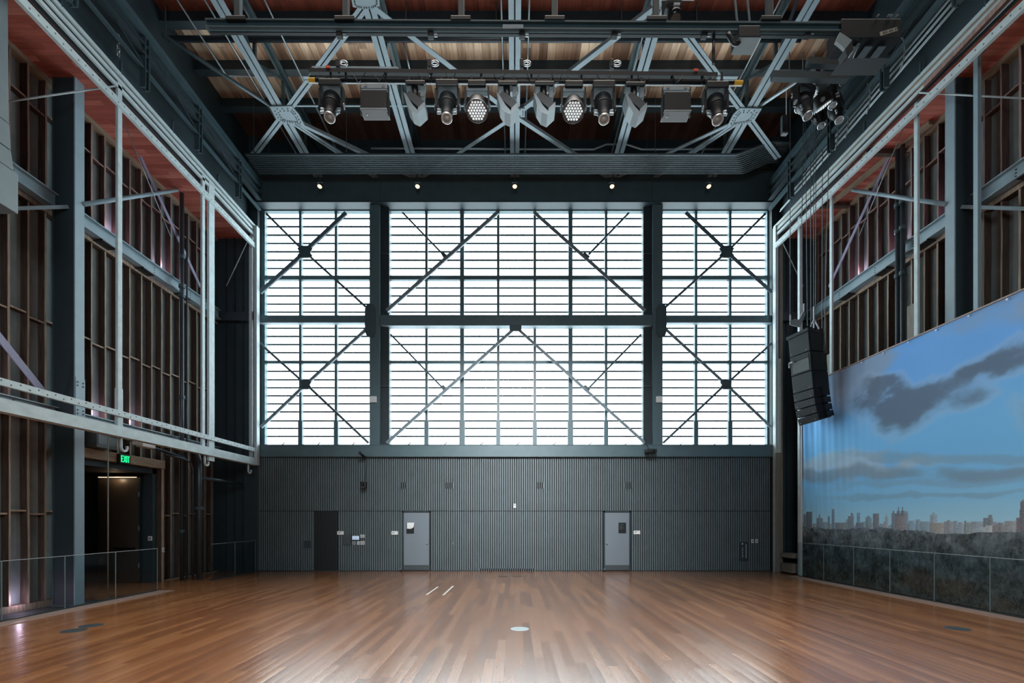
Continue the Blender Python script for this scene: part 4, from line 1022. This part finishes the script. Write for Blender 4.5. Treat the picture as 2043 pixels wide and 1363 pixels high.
# hanging chain on the left frame
t = thing('hoist_chain', 'short hanging chain and hook above the left timber frame', 'chain', at(236, 140, 11.3))
c0 = Vector(at(236, 140, 11.25)); q = MB()
MB().tube([c0, c0+Vector((0, 0, .35))], .012, 6).tube([c0+Vector((0, 0, .9)), c0+Vector((0, 0, 1.4))], .008, 6).build('rod', 'conduit', t)
for k in range(5):
    p = c0+Vector((0, 0, .38+k*.1)); ring = [p+Vector((.035*math.cos(a)*(k % 2), .035*math.cos(a)*(1-k % 2), .06*math.sin(a))) for a in np.linspace(0, 2*PI, 13)]
    q.tube(ring, .012, 6, False)
q.build('links', 'conduit_lit', t)
# pipes alongside the right-hand frame
for k in range(7):
    z, x = 12.42+.10*k, 9.10-.0*k
    y0 = 17.0-k*.35 if k % 2 else 16.6-k*.3
    tag(MB().tube([(x+.03*(k % 2)+.02*k, 5, z), (x+.03*(k % 2)+.02*k, y0, z)], .017, 6).build('side_conduit', 'conduit_lit', smooth=True), 'pale conduit stacked above the right timber frame, %s up' % ORD[k], 'conduit', 'conduits above the right timber frame')
for i, (px, py) in enumerate(((1722, 190), (1680, 240), (1660, 265), (1788, 100))):
    c = Vector(onx(px, py, 9.0)); pts = [c+Vector((.0, .25*math.cos(a), .45*math.sin(a)-.2)) for a in np.linspace(2.2, 4.2, 9)]
    tag(MB().tube(pts, .018, 6).build('cable_loop', 'conduit_lit', smooth=True), 'drooping cable loop in the right side truss, %s from the top' % ('second', 'third', 'lowest', 'topmost')[i] if i != 2 else 'drooping cable loop in the right side truss, lowest', 'cable', 'cable loops in the right truss')

# ================================================================== STAGE LIGHTS
KL = 9.3
def L(px, py, Y=KL): return Vector(at(px, py, Y))
bar_z = L(1047, 163).z
t = thing('lighting_bar', 'black lighting bar with yellow taped ends carrying the row of stage lights', 'lighting bar', (0.2, KL, bar_z))
a, b = L(616, 160), L(1481, 165.5)
def bz(px): return a.z+(b.z-a.z)*(px-616)/(1481-616)
MB().tube([a, b], .030, 12).build('pipe', 'black', t, smooth=True)
MB().bar(a+Vector((0, .02, -.034)), b+Vector((0, .02, -.034)), .03, .012).build('cable_tray', 'silver', t)
for p, q in ((a, a+Vector((.13, 0, 0))), (b-Vector((.16, 0, 0)), b)): MB().tube([p, q], .042, 12).build('yellow_end', 'yellow', t)
a2, b2 = L(618, 143.5), L(1430, 152)
MB().bar(a2, b2, .09, .075).bar(a2+Vector((0, 0, -.10)), b2+Vector((0, 0, -.10)), .05, .03).build('upper_batten', 'black', t)
MB().bar(L(622, 136), L(796, 137), .012, .012).bar(L(622, 133), L(794, 134), .012, .012).build('lead_rail', 'alu', t)
for px in (660, 690, 770, 860, 960, 1060, 1160, 1260, 1340, 1400, 1440):
    p = Vector((kx(px, KL), KL, bz(px))); MB().bar(p+Vector((0, 0, -.04)), p+Vector((0, 0, .20)), .035, .03, (0, 1, 0)).build('strap', 'black', t)
MB().box(kx(652, KL), kx(660, KL), KL-.06, KL-.045, L(0, 141).z, L(0, 136).z).box(kx(1382, KL), kx(1391, KL), KL-.06, KL-.045, L(0, 147).z, L(0, 142.5).z).build('red_tag', 'redtag', t)
rr = random.Random(2)
for px in (700, 745, 835, 890, 985, 1050, 1100, 1190, 1270, 1340, 1400):
    p = Vector((kx(px, KL), KL-.04, bz(px)+.02)); w = rr.uniform(.12, .3)
    MB().tube([p+Vector((w*f, 0, .1-.22*math.sin(f*PI)*rr.uniform(.5, 1))) for f in np.linspace(0, 1, 7)], .008, 5).build('cable_swag', 'black', t)
# rigging clamps on top of the batten
for i, px in enumerate((676, 858, 1042, 1222)):
    c = L(px, 128.5)
    t = thing('rigging_clamp', 'silver chain hoist clamp on the lighting bar, %s from the left' % ORD[i], 'clamp', c, 'rigging clamps on the lighting bar')
    MB().box(c.x-.05, c.x+.02, KL-.05, KL+.05, c.z-.08, c.z+.07).build('body', 'black', t, bevel=.01)
    ring = [c+Vector((.09+.07*math.cos(a), 0, .02+.045*math.sin(a))) for a in np.linspace(0, 2*PI, 15)]
    MB().tube(ring, .018, 8, False).build('shackle', 'silver', t, smooth=True)
    MB().tube([c+Vector((0, 0, -.06)), c+Vector((0, 0, -.22))], .02, 8).build('stem', 'alu', t)
# --- fixtures, each hung from its own clamp
def clamp(r, x, z, w):
    for q in (-1, 1): MB().box(x+q*w-.02, x+q*w+.02, KL-.05, KL+.05, z-.03, z+.09).build('hook_clamp', 'black', r)
def profile_light(px, lab):
    x = kx(px, KL); z = bz(px)-.04
    r = thing('spot_fixture', lab, 'stage light', (x, KL, z-.82), 'moving spot lights on the bar')
    clamp(r, x, z, .11)
    MB().box(x-.21, x+.21, KL-.14, KL+.14, z-.17, z-.04).build('base_box', 'black', r, bevel=.02)
    for q in (-1, 1):
        MB().prism([(x+q*.19, KL-.07, z-.16), (x+q*.19, KL+.07, z-.16), (x+q*.19, KL+.07, z-.5), (x+q*.19, KL, z-.56), (x+q*.19, KL-.07, z-.5)], (q*.045, 0, 0)).build('yoke_arm', 'black', r)
        MB().lathe((x+q*.235, KL, z-.46), [(.05, 0), (.045, .012)], 14, (q, 0, 0)).build('pivot_cap', 'alu', r)
    ax = (0, -.30, -.954); c = Vector((x, KL+.05, z-.24))
    MB().lathe(c, [(.10, 0), (.15, .03), (.16, .22), (.15, .30), (.115, .36), (.105, .50), (.10, .53), (.085, .555)], 20, ax).build('barrel', 'black', r, smooth=True)
    q = MB()
    for k in range(5): q.lathe(c+Vector(ax)*(.06+k*.045), [(.166, 0), (.170, .006), (.166, .012)], 20, ax)
    q.build('cooling_fins', 'spk', r)
    MB().lathe(c+Vector(ax)*.54, [(.105, 0), (.105, .03), (.088, .035), (.086, .02)], 20, ax).build('lens_ring', 'silver', r, smooth=True)
    MB().lathe(c+Vector(ax)*.555, [(.084, 0), (.06, .012), (.0, .02)], 20, ax).build('lens', 'lens', r, smooth=True)
    for q in (-1, 1):
        for k in range(2): MB().tube([c+Vector(ax)*(.33+.08*k)+Vector((q*.10, 0, 0)), c+Vector(ax)*(.35+.09*k)+Vector((q*.185, -.02, 0))], .022, 8).build('knob', 'alu', r)
    return r
PF = [profile_light(px, 'black moving spot light hanging from the bar, %s of the four spots from the left' % ORD[i]) for i, px in enumerate((662, 893, 1203, 1427))]
def led_wash(px, lab):
    x = kx(px, KL); z = bz(px)-.04
    r = thing('led_wash_fixture', lab, 'stage light', (x, KL, z-.75), 'LED wash lights on the bar')
    clamp(r, x, z, .10)
    MB().box(x-.17, x+.17, KL-.13, KL+.13, z-.15, z-.04).build('base_box', 'black', r, bevel=.02)
    for q in (-1, 1):
        MB().prism([(x+q*.20, KL-.08, z-.13), (x+q*.20, KL+.08, z-.13), (x+q*.215, KL+.06, z-.5), (x+q*.215, KL-.06, z-.5)], (q*.03, 0, 0)).build('yoke_arm', 'black', r)
        MB().lathe((x+q*.24, KL, z-.45), [(.05, 0), (.045, .012)], 14, (q, 0, 0)).build('pivot_cap', 'alu', r)
    MB().box(x-.23, x+.23, KL-.07, KL+.07, z-.2, z-.13).build('yoke_bridge', 'spk_grey', r, bevel=.015)
    ax = Vector((0, -.36, -.933)); c = Vector((x, KL+.09, z-.28))
    MB().lathe(c, [(.12, 0), (.17, .05), (.19, .10), (.20, .24), (.205, .29), (.195, .295), (.192, .27)], 28, ax).build('drum', 'black', r, smooth=True)
    fc = MB().lathe(c+ax*.262, [(.192, 0), (.192, .006)], 28, ax).build('face', 'black_gloss', r)
    u = Vector((1, 0, 0)); w = ax.cross(u); b0 = None
    for i in range(-3, 4):
        for j in range(-3, 4):
            if abs(i+j) > 3: continue
            p = c+ax*.268+u*(.054*(i+j/2))+w*(.0468*j)
            if b0 is None: b0 = MB().lathe(p, [(.023, 0), (.018, .008), (.0, .012)], 8, ax).build('led_lens', 'led', fc); p0 = Vector(p)
            else: b1 = b0.copy(); C.objects.link(b1); b1.location = Vector(p)-p0
    MB().lathe(c+ax*.27, [(.206, 0), (.206, .02), (.196, .022), (.196, 0)], 28, ax).build('bezel', 'alu', r, smooth=True)
    return r
LW = [led_wash(952, 'round LED wash light with white lens dots, left of the two'), led_wash(1144, 'round LED wash light with white lens dots, right of the two')]
def flood(px, lab):
    x = kx(px, KL); z = bz(px)-.04
    r = thing('flood_fixture', lab, 'stage light', (x, KL, z-.72), 'pale hooded flood lights on the bar')
    clamp(r, x, z, .12)
    MB().box(x-.19, x+.19, KL-.09, KL+.09, z-.10, z-.02).build('base_box', 'black', r, bevel=.02)
    MB().tube([(x-.02, KL, z-.08), (x-.0, KL, z-.42)], .06, 12).build('stem', 'black', r, smooth=True)
    for q in (-1, 1): MB().box(x+q*.13-.04, x+q*.13+.045, KL-.05, KL+.05, z-.30, z-.08).build('yoke_plate', 'spk_grey', r, bevel=.012)
    y = KL-.13
    # dark head and the folded pale hood beneath it
    h = [(x-.10, y, z-.26), (x+.06, y, z-.36), (x+.17, y, z-.46), (x+.17, y, z-.50), (x+.08, y, z-.58), (x-.02, y, z-.50), (x-.18, y, z-.34)]
    MB().prism(h, (0, .26, 0)).build('head', 'spk', r)
    MB().prism([(x-.21, y-.02, z-.30), (x-.17, y-.02, z-.33), (x-.03, y-.02, z-.55), (x+.07, y-.02, z-.66), (x+.05, y-.02, z-.72), (x-.06, y-.02, z-.67), (x-.15, y-.02, z-.53)], (0, .30, 0)).build('hood_side', 'shell', r)
    MB().prism([(x+.05, y-.02, z-.72), (x+.07, y-.02, z-.60), (x+.20, y-.02, z-.47), (x+.20, y-.02, z-.58)], (0, .30, 0)).build('hood_end', 'shell', r)
    ring = [(x+.17+.03*math.cos(a), KL-.08, z-.2+.09*math.sin(a)) for a in np.linspace(-PI/2, PI/2, 7)]
    MB().tube(ring, .012, 6).build('handle', 'spk_grey', r)
    return r
FL = [flood(px, 'pale hooded flood light on the bar, %s of the four from the left' % ORD[i]) for i, px in enumerate((830, 1013, 1086, 1266))]
def soft_box(px, lab, s):
    x = kx(px, KL); z = bz(px)-.06
    r = thing('panel_fixture', lab, 'stage light', (x, KL, z-.72), 'black panel lights on the bar')
    MB().box(x-.26, x+.25, KL-.04, KL+.04, z-.12, z-.02).build('top_rail', 'alu', r, bevel=.01)
    for q in (-1, 1):
        MB().tube([(x+q*.17, KL-.06, z-.08), (x+q*.17, KL-.03, z-.08)], .03, 10).build('lock_knob', 'silver', r)
        MB().box(x+q*.26-.012, x+q*.26+.012, KL-.03, KL+.03, z-.6, z-.05).build('yoke_arm', 'black', r)
    MB().box(x-.25, x+.25, KL-.10, KL+.16, z-.56, z-.20).build('case', 'black', r, bevel=.01)
    MB().box(x-.24, x+.24, KL-.09, KL+.15, z-.575, z-.555).build('diffuser', 'grey_face', r)
    MB().box(x-.255, x+.255, KL-.105, KL+.165, z-.57, z-.553).build('rim', 'alu', r)
    MB().lathe((x-.16, KL+.03, z-.578), [(.02, 0), (.014, .01)], 10, (0, 0, -1)).build('stud', 'silver', r)
    return r
soft_box(748, 'black box panel light with grey underside, left one', -1); soft_box(1349, 'black box panel light with grey underside, right one', 1)

# upper track with its hangers and hoists
y = KL
t = thing('upper_track', 'long dark steel track beam above the lighting bar', 'track beam', (0.2, y, L(0, 68).z))
MB().ibeam(L(414, 53), L(1705, 61), .16, .17, .03, .05).build('beam', 'steel', t)
MB().bar(L(420, 66), L(1690, 73), .05, .02).build('power_rail', 'black', t)
MB().box(kx(1003, y), kx(1044, y), y-.09, y-.078, L(0, 66).z, L(0, 58).z).build('joint_plate', 'steel_mid', t)
q = MB()
for i, px in enumerate((678, 860, 1042, 1226, 1405, 1610)):
    c = L(px, 70); MB().box(c.x-.06, c.x+.05, y-.05, y+.05, c.z-.05, c.z+.04).build('trolley', 'black', t, bevel=.01)
    MB().tube([c+Vector((.06, 0, 0)), c+Vector((.12, 0, 0))], .03, 8).build('trolley_wheel', 'alu', t)
for i, px in enumerate((475, 690, 920, 1106, 1308, 1534)):
    c = L(px, 46)
    h = thing('track_hanger', 'dark steel hanger post holding the upper track, %s from the left' % ORD[i], 'hanger', (c.x, y, c.z), 'hangers of the upper track')
    MB().box(c.x-.19, c.x+.19, y-.1, y+.1, c.z-.03, c.z+.05).build('clamp_plate', 'black', h, bevel=.01)
    MB().box(c.x-.05, c.x+.05, y-.05, y+.05, c.z+.05, 14.0).build('post', 'steel_deep', h)
    MB().box(c.x+.052, c.x+.06, y-.05, y+.05, c.z+.05, 14.0).build('edge_strip', 'conduit_lit', h)
t = thing('hoist', 'black chain hoist hanging above the upper track right of centre', 'hoist', L(1345, 40))
c = L(1345, 20, 9.9)
MB().box(c.x-.22, c.x+.12, 9.75, 10.05, c.z-.1, c.z+.4).build('body', 'black', t, bevel=.03)
MB().lathe(c+Vector((0, 0, -.1)), [(.13, 0), (.15, .05), (.15, .16), (.10, .20)], 16, (0, -.4, -.9)).build('motor', 'black_gloss', t, smooth=True)
MB().box(c.x-.35, c.x+.35, 9.7, 9.74, c.z+.02, c.z+.05).build('handle_bar', 'alu', t)
MB().box(c.x-.08, c.x+.04, 9.66, 9.7, c.z-.15, c.z-.10).build('badge', 'alu', t)
t = thing('dimmer_box', 'grey faced control box hung from two rods on the upper track', 'control box', L(1488, 95))
c = L(1488, 80)
MB().box(c.x-.2, c.x+.2, y-.16, y+.2, c.z-.09, c.z+.12).build('case', 'black', t, bevel=.01)
MB().box(c.x-.2, c.x+.2, y-.15, y+.19, c.z-.105, c.z-.088).build('underside', 'spk_grey', t)
for q in (-1, 1): MB().tube([c+Vector((q*.12-.02, 0, .1)), c+Vector((q*.12-.08, .05, 1.0))], .022, 8).build('rod', 'conduit', t)
pts = [L(1450, 72)+Vector((.03*k, -.05, -.20*math.sin(PI*k/10))) for k in range(11)]
tag(MB().tube(pts, .045, 8).build('cable_loop', 'black', smooth=True), 'thick black cable loop beside the grey faced control box', 'cable')
tag(MB().tube([L(1424, 68), L(1423, 128)], .028, 8).build('drop_pipe', 'black', smooth=True), 'black drop pipe joining the upper track to the lighting bar', 'pipe')
t = thing('mounting_cradle', 'large black equipment box under the roof at upper right', 'equipment box', L(1735, 85))
c = L(1735, 62)
MB().box(kx(1672, y), kx(1790, y), y-.1, y+.35, L(0, 85).z, L(0, 48).z).build('case', 'black', t, bevel=.01)
MB().bar(L(1756, 68, 9.15), L(1790, 58, 9.15), .012, .07).build('beige_tag', 'tag', t)
q = MB(); n_ = Vector((0, -.014, 0))
for f in (.15, .3, .5, .65, .85):
    p = L(1756, 68, 9.15)*(1-f)+L(1790, 58, 9.15)*f; q.bar(p+n_, p+n_+Vector((.03, 0, .008)), .01, .035)
q.build('tag_marks', 'ink', t)
MB().box(kx(1678, y), kx(1770, y), y-.05, y+.3, L(0, 122).z, L(0, 121).z+.0).build('lower_plate', 'kick', t)
for px_ in (1708, 1735, 1762): MB().box(kx(px_, y)-.07, kx(px_, y)+.07, y+.02, y+.55, L(0, 92).z, L(0, 90).z).build('slide_rail', 'duct', t)
MB().tube([L(1700, 120), L(1715, 87)], .012, 6).tube([L(1690, 120), L(1712, 87)], .012, 6).build('frame_rod', 'alu', t)
q = MB()
for px in (1748, 1769, 1774, 1786): q.box(kx(px, 9.2), kx(px+3, 9.2), 9.15, 9.19, L(0, 47).z, L(0, 44).z)
q.build('bolt_heads', 'silver', t)
t = thing('tilted_lamp', 'tilted grey plate lamp at the end of the upper track', 'stage light', L(1685, 95))
MB().prism([L(1668, 82, 9.1), L(1676, 64, 9.1), L(1684, 69, 9.1), L(1700, 80, 9.1), L(1686, 98, 9.1), L(1678, 90, 9.1)], (0, .06, 0)).build('plate', 'spk_grey', t)
MB().prism([L(1686, 98, 9.1), L(1700, 80, 9.1), L(1702, 100, 9.1), L(1690, 112, 9.1)], (0, .2, 0)).build('head', 'black', t)
for i, (p, q_) in enumerate((((1610, 125), (1740, 130)), ((1540, 152), (1690, 156)))):
    tag(MB().bar(L(*p, 10.0), L(*q_, 10.0), .12, .14).build('rigging_beam', 'steel_deep'), 'short black rigging beam above the bunched lights, %s' % ('upper', 'lower')[i], 'beam')
# bunched fixtures on the right
cl = [(1602, 212, 10.6, (0, 0, .4), 0), (1588, 200, 12.0, (.2, .3, 0), 0), (1642, 205, 11.3, (0, -.4, 1), 1), (1657, 178, 12.1, (.3, .2, 2.2), 0), (1626, 172, 12.9, (.1, .2, 1.2), 1), (1664, 222, 12.8, (0, .25, .7), 0), (1632, 236, 13.5, (0, 0, .2), 0)]
where = ['front left', 'far left', 'middle', 'upper right', 'top', 'lower right', 'lowest']
for i, (px, py, Y, rot, kind) in enumerate(cl):
    src = (PF[0], LW[0])[kind]; p = Vector(at(px, py, Y))-Vector((0, 0, .35))
    dup(src, p, Euler(rot), 'black stage light in the dark bunch at upper right, %s' % where[i], 'bunched stage lights')
t = thing('rigging_pipe', 'black pipe cross the bunched stage lights hang from', 'pipe', at(1630, 180, 11.7))
MB().tube([at(1575, 158, 11.5), at(1680, 148, 11.5)], .03, 8).build('bar', 'black', t)
MB().tube([at(1640, 140, 11), at(1640, 185, 12.8)], .03, 8).build('cross_bar', 'black', t)
for px in (1602, 1625, 1575): MB().tube([at(px, 156, 11.5), at(px, 104, 11.2)], .012, 6).build('hanger_chain', 'conduit', t)
t = thing('hanging_panel', 'slim dark panel hanging left below the bunched stage lights', 'panel', at(1565, 268, 12))
MB().box(kx(1559, 12), kx(1571, 12), 11.95, 12.05, kz(268, 12), kz(232, 12)).build('panel', 'panel', t, bevel=.01)
MB().box(kx(1560, 12), kx(1570, 12), 11.94, 12.04, kz(269.5, 12), kz(266, 12)).build('foot', 'spk_grey', t)
MB().tube([at(1569, 232, 12), at(1569, 180, 11.6)], .01, 6).build('wire', 'alu', t)

# pendant spots over the window
for i, px in enumerate((638, 833, 1027, 1221, 1414)):
    Y = 16.75; c = Vector(at(px, 371.5, Y)); zt = kz(345, Y)
    t = thing('pendant_spot', 'lit warm pendant spot above the windows, %s from the left' % ORD[i], 'light', c, 'warm pendant spots above the windows')
    MB().lathe((c.x, Y, zt), [(.05, 0), (.05, .03), (.015, .05)], 12, (0, 0, 1)).build('canopy', 'silver', t, smooth=True)
    MB().tube([(c.x, Y, zt), (c.x, Y, c.z+.12)], .010, 6).build('stem', 'conduit', t)
    ax = Vector((0, -.45, -.89))
    MB().lathe(c-ax*.10, [(.03, 0), (.07, .04), (.085, .12), (.08, .14), (.075, .11)], 16, ax).build('head', 'black', t, smooth=True)
    MB().lathe(c+ax*.012, [(.074, 0), (.06, .012), (0, .016)], 16, ax).build('lamp', 'warm', t, smooth=True)
    MB().bar((c.x-.09, Y, c.z+.12), (c.x+.09, Y, c.z+.12), .02, .012).build('yoke', 'alu', t)

# ================================================================== LINE ARRAY (right)
YA_ = 14.2
t = thing('line_array', 'tall hanging black loudspeaker column in front of the skyline backdrop', 'loudspeaker', at(1615, 842, YA_))
th = math.radians(67)
e1 = Vector((-math.cos(th), math.sin(th), 0)); e2 = Vector((math.sin(th), math.cos(th), 0))
p = Vector(at(1612, 659, YA_)); W, D = .64, .72
hs = [.60, .58, .53, .26, .23, .24, .23]; tl = [5, 5, 5.5, 7, 9, 12, 16]
ex_ = Vector((1, 0, 0))
for i, (h, a) in enumerate(zip(hs, tl)):
    R = Matrix.Rotation(math.radians(-a), 3, 'Y')
    f1, f2, dn = R @ e1, R @ e2, R @ Vector((0, 0, -1))
    w, d = W, (D if i < 3 else D*.8)
    q0 = [p, p+f1*w, p+f1*w+f2*d, p+f2*d]; g = .012
    sh = [Vector(v)+dn*g for v in q0]
    bot = [Vector(v)+dn*(h-g) for v in q0]
    if i >= 3:   # small boxes are wedge fronted
        mid = (sh[3]+sh[2])/2*0.0
    m = MB().add(sh+bot, [(0, 1, 2, 3), (7, 6, 5, 4), (0, 4, 5, 1), (1, 5, 6, 2), (2, 6, 7, 3), (3, 7, 4, 0)])
    cab = m.build('cabinet', 'spk', t, bevel=.01)
    # grille on the right-hand face
    n = f2.cross(dn).normalized(); n = n if n.x > 0 else -n
    n = -f1
    gA = p+f2*.05+n*.006+dn*.04; gB = p+f2*(d-.03)+n*.006+dn*.04; vv = dn*(h-.08)
    MB().prism([gA, gB, gB+vv, gA+vv], n*.012).build('grille', 'black', cab)
    if i >= 3:
        MB().prism([p+f2*(d*.45)+dn*.03, p+f2*(d*.98)+dn*.03, p+f2*(d*.98)+dn*(h-.03), p+f2*(d*.45)+dn*(h-.03)], -f1*.10).build('horn', 'black_gloss', cab)
    m2 = -f2
    if i == 1:
        MB().prism([p+f1*.05+dn*.18+m2*.004, p+f1*(w-.06)+dn*.18+m2*.004, p+f1*(w-.06)+dn*(h-.05)+m2*.004, p+f1*.05+dn*(h-.05)+m2*.004], m2*.01).build('amplifier_plate', 'plate', cab)
        MB().prism([p+f1*.05+dn*.05+m2*.004, p+f1*(w-.06)+dn*.05+m2*.004, p+f1*(w-.06)+dn*.16+m2*.004, p+f1*.05+dn*.16+m2*.004], m2*.006).build('recess', 'black', cab)
        cc = p+f1*(w-.14)+dn*.15+m2*.03
        MB().tube([cc, cc+dn*.03+m2*.06, cc+dn*.02+f1*.12+m2*.04, cc+dn*.15+f1*.16], .022, 8).build('connector', 'alu', cab)
    else:
        for fx in (.10, w-.07):
            MB().lathe(p+f1*fx+dn*(h-.07)+m2*.003, [(.014, 0), (.012, .008)], 8, m2).build('rivet', 'alu', cab)
    p = p+dn*h+ (e2*.0)
    if i == 2: p = p+f1*-.0
top = Vector(at(1612, 659, YA_))
MB().bar(top+e1*-.02+Vector((0, 0, .03)), top+e1*.68+Vector((0, 0, -.03)), .08, .09).bar(top+Vector((0, 0, .02)), top+e2*.7+Vector((0, 0, .0)), .06, .06).build('fly_bar', 'spk', t)
b0 = at(1577, 646, YA_)
MB().prism([at(1577, 648, 14.1), at(1576, 641, 14.1), at(1585, 636, 14.1), at(1594, 638, 14.1), at(1602, 622, 14.1), at(1606, 622, 14.1), at(1607, 627, 14.1), at(1597, 652, 14.1), at(1592, 652, 14.1)], (0, .03, 0)).build('rigging_bracket', 'spk_grey', t)
for pts in ([(1577, 640), (1577, 628)], [(1604, 625), (1604, 606)], [(1624, 655), (1624, 612)], [(1618, 652), (1624, 636), (1634, 656)]):
    MB().tube([at(*q_, 14.25) for q_ in pts], .022, 6).build('shackle', 'alu', t)
cab_px = [(1576.5, 1576.5, 200, 628), (1603, 1597, 240, 606), (1606.5, 1611, 215, 650), (1617, 1618, 260, 650), (1623.5, 1623.5, 215, 612), (1628, 1627, 240, 610), (1641, 1640, 300, 655), (1655, 1644, 250, 700)]
for i, (p0, p1, y0, y1) in enumerate(cab_px):
    tag(MB().tube([at(p0, y0, 13.9), at(p1, y1, 14.25)], .009, 6).build('suspension_cable', 'cable'), 'thin hanging cable above the black loudspeaker column, %s from the left' % ORD[i], 'cable', 'cables above the loudspeaker column')

# grey speaker stack cut by the left photo edge
t = thing('grey_speaker_stack', 'pale grey stacked speaker cabinets hanging at the left photo edge', 'loudspeaker', (-8.95, 8.5, 7.2))
def slab(name, x1a, x1b, z0, z1, mat='spk_grey', y0=8.25, y1=9.05):
    MB().prism([(-9.75, y0, z1), (x1a, y0, z1), (x1b, y0, z0), (-9.75, y0, z0)], (0, y1-y0, 0)).build(name, mat, t, bevel=.012)
def xz(px, py): p = at(px, py, 9.05); q_ = at(px, py, 8.6); return p[0], q_[2]
xa, z1 = xz(16, 20); xb, z2 = xz(18, 205); slab('upper_cabinet', xa, xb, z2, 11.6)
xa, _ = xz(19, 208); xb, z3 = xz(22, 262); slab('middle_cabinet', xa, xb, z3+.01, z2-.02)
xa, _ = xz(22, 264); xb, z4 = xz(28, 306); slab('middle_cabinet', xa, xb, z4+.01, z3-.01)
xa, _ = xz(31, 312); xb, z5 = xz(31, 392); slab('lower_cabinet', xa, xb, z5, z4-.02, y0=8.22, y1=9.1)
p = xz(24, 210); MB().box(-9.7, p[0]+.0, 8.2, 8.27, p[1]-.03, p[1]+.0).build('joint_strip', 'steel_deep', t)
p = xz(35, 310); MB().box(-9.7, p[0], 8.18, 8.25, p[1]-.03, p[1]).build('joint_strip', 'steel_deep', t)
p = xz(6, 340); MB().box(p[0]-.01, p[0]+.01, 8.205, 8.22, z5+.02, z4-.05).build('seam', 'steel_deep', t)
p = xz(14, 405); MB().tube([(p[0]-.3, 8.5, z5-.03), (p[0]+.05, 8.5, z5-.12), (p[0]+.06, 8.5, z5-.25)], .03, 8).build('hook', 'spk_grey', t)

# ================================================================== CAMERA, LIGHT
cam = bpy.data.cameras.new('camera'); co = bpy.data.objects.new('camera', cam); C.objects.link(co)
co.location = (0, 0, H); co.rotation_euler = (PI/2, 0, 0)
cam.sensor_width = 36; cam.lens = F*36/2043; cam.shift_x = -(U0-1021.5)/2043; cam.shift_y = (V0-681.5)/2043
cam.clip_start = .05; cam.clip_end = 500
bpy.context.scene.camera = co
wd = bpy.data.worlds.new('overcast_sky'); bpy.context.scene.world = wd; wd.use_nodes = True
bg = wd.node_tree.nodes['Background']; bg.inputs[0].default_value = (.80, .94, 1.0, 1); bg.inputs[1].default_value = 7.0
def area(name, loc, rot, sx, sy, power, col=(1, 1, 1), portal=False, spread=PI):
    l = bpy.data.lights.new(name, 'AREA'); l.shape = 'RECTANGLE'; l.size = sx; l.size_y = sy; l.energy = power; l.color = col; l.spread = spread
    o = bpy.data.objects.new(name, l); C.objects.link(o); o.location = loc; o.rotation_euler = rot
    if portal: l.cycles.is_portal = True
    return o
area('window_portal', (0, 18.2, 8.8), (-PI/2, 0, 0), 18.6, 9.0, 1, portal=True)
# unseen rear wall; open hole added and sized to let sky fill in
rw = thing('wall_rear', None, None, (0, -7, 0), kind='structure')
MB().box(-11, 11, -7.2, -7, 0, 5.0).box(-11, 11, -7.2, -7, 10, 15.6).box(-11, -3.5, -7.2, -7, 5, 10).box(3.5, 11, -7.2, -7, 5, 10).build('panel', 'panel', rw)
area('rear_portal', (0, -7.25, 7.5), (PI/2, 0, 0), 7, 5, 1, portal=True)
area('house_light', (0, 7.6, 13.5), (0, 0, 0), 18, 5, 430, (1, .92, .82), spread=math.radians(70))  # unseen overhead lamp added to brighten the floor
area('wall_wash', (0, 3.0, 10.5), Vector((0, -14.3, 8.3)).to_track_quat('Z', 'Y').to_euler(), 4, 1.5, 290, (.94, .98, 1), spread=math.radians(48))  # unseen lamp added to brighten the slatted wall
area('roof_uplight', (0, 13.9, 14.6), (PI, 0, 0), 17, 2.4, 58, (1, .95, .88), spread=math.radians(125))  # hidden upward lamp added to brighten the roof boards
def point(name, loc, power, col, r=.1):
    l = bpy.data.lights.new(name, 'POINT'); l.energy = power; l.color = col; l.shadow_soft_size = r
    o = bpy.data.objects.new(name, l); C.objects.link(o); o.location = loc; return o
for i, (s, y, z) in enumerate(((-1, 12.8, 9.45), (-1, 14.6, 9.45), (1, 14.9, 9.45), (1, 13.4, 9.45), (1, 11.7, 9.45), (-1, 12.3, 4.5), (-1, 13.4, 4.5), (-1, 9.6, 4.5), (-1, 10.3, .1))):
    point('uplight_glow_%d' % i, (s*10.56, y, z+.05), 6, (.95, .68, .95), .03)
point('lobby_glow', (-11.66, 14.1, 3.02), 2, (1, .72, .45), .05)
sc = bpy.context.scene
sc.view_settings.view_transform = 'Standard'; sc.view_settings.look = 'None'; sc.view_settings.exposure = 0; sc.view_settings.gamma = 1
sc.cycles.use_denoising = True
sc.cycles.max_bounces = 8; sc.cycles.diffuse_bounces = 4; sc.cycles.glossy_bounces = 3; sc.cycles.transparent_max_bounces = 12
sc.cycles.caustics_reflective = False; sc.cycles.caustics_refractive = False
